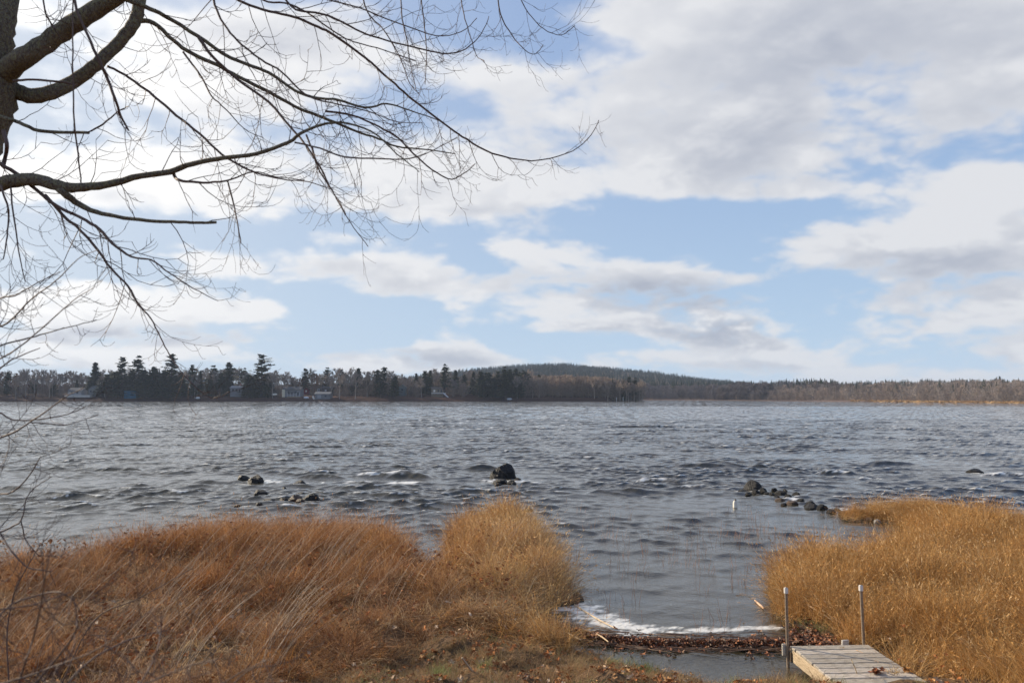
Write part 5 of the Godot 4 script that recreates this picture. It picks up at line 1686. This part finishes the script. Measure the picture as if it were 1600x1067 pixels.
func build_dock() -> void:
	var wood := plain_material(0.85, 0.25)
	wood.uv1_triplanar = true
	wood.uv1_scale = Vector3(0.6, 5.0, 5.0)
	wood.albedo_texture = noise_texture(81, 0.02, 512, [[0.0, Color(0.45, 0.42, 0.38)], [0.45, Color(0.85, 0.83, 0.80)], [0.7, Color(1, 1, 1)], [1.0, Color(1.1, 1.08, 1.04)]])
	wood.heightmap_enabled = true
	wood.heightmap_scale = 1.2
	wood.heightmap_texture = noise_texture(82, 0.04, 512, [])
	var wood_along := wood.duplicate() as StandardMaterial3D
	wood_along.uv1_scale = Vector3(5.0, 5.0, 0.6)
	var steel := plain_material(0.55, 0.5)
	steel.metallic = 0.35
	steel.uv1_triplanar = true
	steel.uv1_scale = Vector3(3, 3, 3)
	steel.albedo_texture = noise_texture(83, 0.03, 256, [[0.0, Color(0.5, 0.36, 0.24)], [0.45, Color(0.85, 0.78, 0.70)], [1.0, Color(1.1, 1.1, 1.1)]])
	var white := plain_material(0.5, 0.4)
	# far end of the deck: left edge at column 1232, right edge at 1357, row 1008
	var top := 0.30
	var a := floor_spot(1233, 1008, top)
	var b := floor_spot(1356, 1007, top)
	var wide := b.x - a.x
	var turn := atan2(0.06, 1.0)
	var dock := thing("wooden_dock", Vector3(a.x + wide * 0.5, 0, a.z), "weathered grey plank dock section with two capped pipe posts at its lake end", "dock")
	dock.rotation.y = 0.055
	var pitch_board := 0.196
	for i in 17:
		var half := Vector3(wide * 0.5 + rng.randf_range(-0.008, 0.008), 0.018, 0.0865)
		var tone := rng.randf_range(0.46, 0.72)
		var o := put("plank", board_shape(half, Color(tone, tone * 0.90, tone * 0.77)).mesh(), dock, wood)
		o.position = Vector3(rng.randf_range(-0.006, 0.006), top - 0.018 + rng.randf_range(-0.003, 0.003), 0.095 + i * pitch_board)
		o.rotation = Vector3(rng.randf_range(-0.014, 0.014), rng.randf_range(-0.006, 0.006), 0)
	var long := 17 * pitch_board
	for s in [-1.0, 1.0]:
		var o := put("side_beam", board_shape(Vector3(0.019, 0.085, long * 0.5), Color(0.56, 0.45, 0.32)).mesh(), dock, wood_along)
		o.position = Vector3(s * (wide * 0.5 - 0.020), top - 0.039 - 0.085, long * 0.5 + 0.005)
	var e := put("end_beam", board_shape(Vector3(wide * 0.5 - 0.045, 0.07, 0.019), Color(0.40, 0.33, 0.26)).mesh(), dock, wood)
	e.position = Vector3(0, top - 0.112, 0.03)
	for q in [0.55, 1.4, 2.3]:
		var j := put("cross_beam", board_shape(Vector3(wide * 0.5 - 0.045, 0.05, 0.019), Color(0.30, 0.25, 0.19)).mesh(), dock, wood)
		j.position = Vector3(0, top - 0.095, q)
	# two pipe posts
	for q in [[-wide * 0.5 - 0.035, 0.02, -0.008, 1.150], [wide * 0.5 - 0.015, -0.045, -0.035, 1.155]]:
		var s := Shape.new()
		var foot := Vector3(q[0], -0.45, q[1])
		var head := Vector3(q[0] + q[2], q[3] - 0.06, q[1])
		var n := 14
		var pts := PackedVector3Array()
		var rad := PackedFloat32Array()
		for i in n + 1:
			pts.append(foot.lerp(head, float(i) / n))
			rad.append(0.0225)
		s.tube(pts, rad, 14, Color(0.30, 0.25, 0.20), 0.0, true)
		var post := put("pipe_post", s.mesh(), dock, steel)
		var c := Shape.new()
		c.tube(PackedVector3Array([head + Vector3(0, -0.022, 0), head + Vector3(0, -0.02, 0), head + Vector3(0, 0.045, 0), head + Vector3(0, 0.056, 0), head + Vector3(0, 0.060, 0)]), PackedFloat32Array([0.026, 0.031, 0.032, 0.028, 0.012]), 16, Color(0.66, 0.63, 0.60), 0.0, true)
		put("post_cap", c.mesh(), post, white)
		var f := Shape.new()
		f.box(Transform3D(Basis.IDENTITY, Vector3(q[0] + (0.028 if q[0] < 0 else -0.03), top - 0.14, q[1] + 0.03)), Vector3(0.020, 0.07, 0.05), 0.004, Color(0.10, 0.075, 0.06))
		put("bracket", f.mesh(), post, steel)
	var w := Shape.new()
	w.box(Transform3D(Basis(Vector3.UP, 0.3), Vector3(-wide * 0.5 - 0.085, top - 0.055, -0.005)), Vector3(0.032, 0.085, 0.012), 0.004, Color(0.72, 0.68, 0.60))
	put("end_block", w.mesh(), dock, wood)
	var w2 := Shape.new()
	w2.box(Transform3D(Basis(Vector3.UP, 0.5) * Basis(Vector3.BACK, -0.12), Vector3(wide * 0.5 - 0.29, top - 0.005, -0.10)), Vector3(0.075, 0.045, 0.014), 0.004, Color(0.72, 0.68, 0.62))
	put("end_block", w2.mesh(), dock, wood)
	# what lies on the deck
	var spots := [[1370, 1052, "clump of dry brown leaves lying on the dock planks"], [1398, 1056, "small heap of pale dry weed beside the brown leaf clump on the dock"], [1418, 1050, "single orange leaf clump nearest the dock's right edge"]]
	var r := RandomNumberGenerator.new()
	r.seed = 31
	var lf := leaf_mesh(0.05, 12)
	for q in spots:
		var p := floor_spot(q[0], q[1], top)
		var s := Shape.new()
		var n := 26 if q[0] == 1370 else (30 if q[0] == 1398 else 14)
		for i in n:
			var o := Vector3(r.randfn(0, 0.045), 0.012 + absf(r.randfn(0, 0.022)), r.randfn(0, 0.03))
			if q[0] == 1398:
				var d := Vector3(r.randf_range(-1, 1), r.randf_range(0, 1.1), r.randf_range(-1, 1)).normalized() * 0.11
				s.tube(PackedVector3Array([o, o + d * 0.5 + Vector3(0, 0.01, 0), o + d]), PackedFloat32Array([0.003, 0.0025, 0.001]), 3, Color(0.42, 0.29, 0.15) * r.randf_range(0.7, 1.2))
			else:
				var col := (Color(0.24, 0.09, 0.04) if q[0] == 1370 else Color(0.44, 0.22, 0.07)) * r.randf_range(0.6, 1.3)
				var bs := Basis(Vector3.UP, r.randf() * TAU) * Basis(Vector3.RIGHT, r.randf_range(-0.8, 0.8))
				for t in 8:
					var a0 := TAU * t / 8.0
					var a1 := TAU * (t + 1) / 8.0
					var k0 := 0.04 if t % 2 == 0 else 0.024
					var k1 := 0.024 if t % 2 == 0 else 0.04
					s.tri(o, o + bs * Vector3(cos(a0) * k0, 0.008, sin(a0) * k0), o + bs * Vector3(cos(a1) * k1, 0.012, sin(a1) * k1), col)
		var h := put("dry_clump", s.mesh(plain_material(0.8, 0.3)))
		h.position = p
		tag(h, q[2], "leaves")
	# a thin leaning stalk in front of the dock
	var st := Shape.new()
	var l := smooth_line([[1347, 1090, 3], [1343, 1064, 2.6], [1337, 1045, 2.2], [1331, 1030, 1.6]], 10.6, 10.9)
	st.tube(l[0], l[1], 4, Color(0.40, 0.30, 0.18))
	tag(put("dry_stalk", st.mesh(plain_material(0.8))), "single thin dry stalk standing in front of the dock planks", "stalk")
	# white float standing in the water
	var fp := floor_spot(1149, 792)
	var fl := thing("white_float", Vector3(fp.x, 0, fp.z), "small white bottle shaped float standing in the water left of the stone row", "float")
	var fs := Shape.new()
	fs.tube(PackedVector3Array([Vector3(0, -0.1, 0), Vector3(0.0, -0.05, 0), Vector3(0.005, 0.12, 0), Vector3(0.01, 0.19, 0), Vector3(0.012, 0.215, 0), Vector3(0.014, 0.235, 0)]), PackedFloat32Array([0.05, 0.075, 0.08, 0.07, 0.045, 0.03]), 14, Color(0.80, 0.77, 0.68), 0.0, true)
	put("body", fs.mesh(white), fl)
	var fc := Shape.new()
	fc.tube(PackedVector3Array([Vector3(0.014, 0.234, 0), Vector3(0.014, 0.238, 0), Vector3(0.016, 0.27, 0), Vector3(0.016, 0.276, 0)]), PackedFloat32Array([0.03, 0.04, 0.04, 0.03]), 12, Color(0.10, 0.07, 0.05), 0.0, true)
	put("cap", fc.mesh(white), fl)
	# driftwood and sticks
	var sticks := [
		[[898, 945, 2.5], [935, 968, 3.5], [962, 982, 3], 0.03, Color(0.62, 0.50, 0.36), "long pale reed stem lying across the foam at the cove's left corner"],
		[[862, 975, 3], [892, 992, 3.5], [908, 1000, 2.5], 0.06, Color(0.52, 0.42, 0.30), "pale stick lying from the left bank into the leaf line"],
		[[932, 990, 2], [942, 996, 3], [951, 1003, 2], 0.10, Color(0.60, 0.46, 0.30), "short pale stick on top of the leaf line"],
		[[1262, 945, 3], [1300, 968, 3.6], [1322, 985, 2.5], 0.12, Color(0.58, 0.46, 0.30), "bent pale reed stem between the two dock posts, upper one"],
		[[1280, 950, 3], [1312, 972, 3.6], [1335, 990, 2.5], 0.10, Color(0.60, 0.48, 0.32), "bent pale reed stem between the two dock posts, lower one"],
		[[1180, 938, 3], [1189, 946, 5], [1194, 951, 3], 0.03, Color(0.60, 0.40, 0.28), "floating bit of tan reed beside the right grass bank"],
		[[722, 1028, 3.5], [738, 1050, 4], [752, 1072, 4], 0.2, Color(0.45, 0.36, 0.27), "thin grey stick standing in the short grass at the bottom centre"],
	]
	for q in sticks:
		var hgt: float = q[3]
		var pts := PackedVector3Array()
		var rad := PackedFloat32Array()
		for i in 3:
			var hh := hgt
			if q[5].begins_with("thin grey"): hh = [0.55, 0.28, 0.02][i] + 0.06
			if q[5].begins_with("bent"): hh = [0.28, 0.20, 0.03][i]
			var p := floor_spot(q[i][0], q[i][1], hh)
			pts.append(p)
			rad.append(q[i][2] * -p.z / FOCAL * 0.4)
		var s := Shape.new()
		s.tube(pts, rad, 6, q[4], 0.0, true)
		tag(put("stick", s.mesh(plain_material(0.8, 0.3))), q[5], "stick")

func build_all() -> void:
	survey()
	build_ground()
	build_water()
	build_far()
	build_grass()
	build_tree()
	build_rocks()
	build_dock()

func _ready() -> void:
	rng.seed = 7
	var az := deg_to_rad(SUN_AZ)
	var el := deg_to_rad(SUN_EL)
	sun_dir = Vector3(sin(az) * cos(el), sin(el), -cos(az) * cos(el))
	# camera
	var cam := Camera3D.new()
	cam.name = "camera"
	cam.keep_aspect = Camera3D.KEEP_HEIGHT
	var lens := CameraAttributesPhysical.new()
	lens.frustum_focal_length = 28.0
	lens.frustum_focus_distance = 20.0
	lens.frustum_near = 0.1
	lens.frustum_far = 9000.0
	lens.exposure_aperture = 2.8
	cam.attributes = lens
	cam.fov = rad_to_deg(2.0 * atan(CY / FOCAL))
	cam.near = 0.1
	cam.far = 9000.0
	cam.position = Vector3(0, EYE, 0)
	cam.rotation = Vector3(pitch, 0, 0)
	add_child(cam)
	cam.current = true
	# sky and air
	var env := Environment.new()
	var sm := PanoramaSkyMaterial.new()
	sm.panorama = paint_sky()
	var sky := Sky.new()
	sky.sky_material = sm
	env.background_mode = Environment.BG_SKY
	env.sky = sky
	env.tonemap_mode = Environment.TONE_MAPPER_LINEAR
	env.tonemap_exposure = 1.40
	env.background_energy_multiplier = 0.72
	env.sdfgi_enabled = true
	env.ssao_enabled = true
	env.ssil_enabled = true
	env.fog_enabled = HAZE > 0.0
	env.fog_density = HAZE
	env.fog_light_color = Color(0.80, 0.87, 0.97)
	var we := WorldEnvironment.new()
	we.name = "world_environment"
	we.environment = env
	add_child(we)
	# sun
	var sun := DirectionalLight3D.new()
	sun.name = "sun"
	sun.light_energy = 1.6
	sun.light_color = Color(1.0, 0.93, 0.82)
	sun.light_angular_distance = 0.5
	sun.shadow_enabled = true
	add_child(sun)
	sun.look_at_from_position(sun_dir * 100.0, Vector3.ZERO)
	build_all()
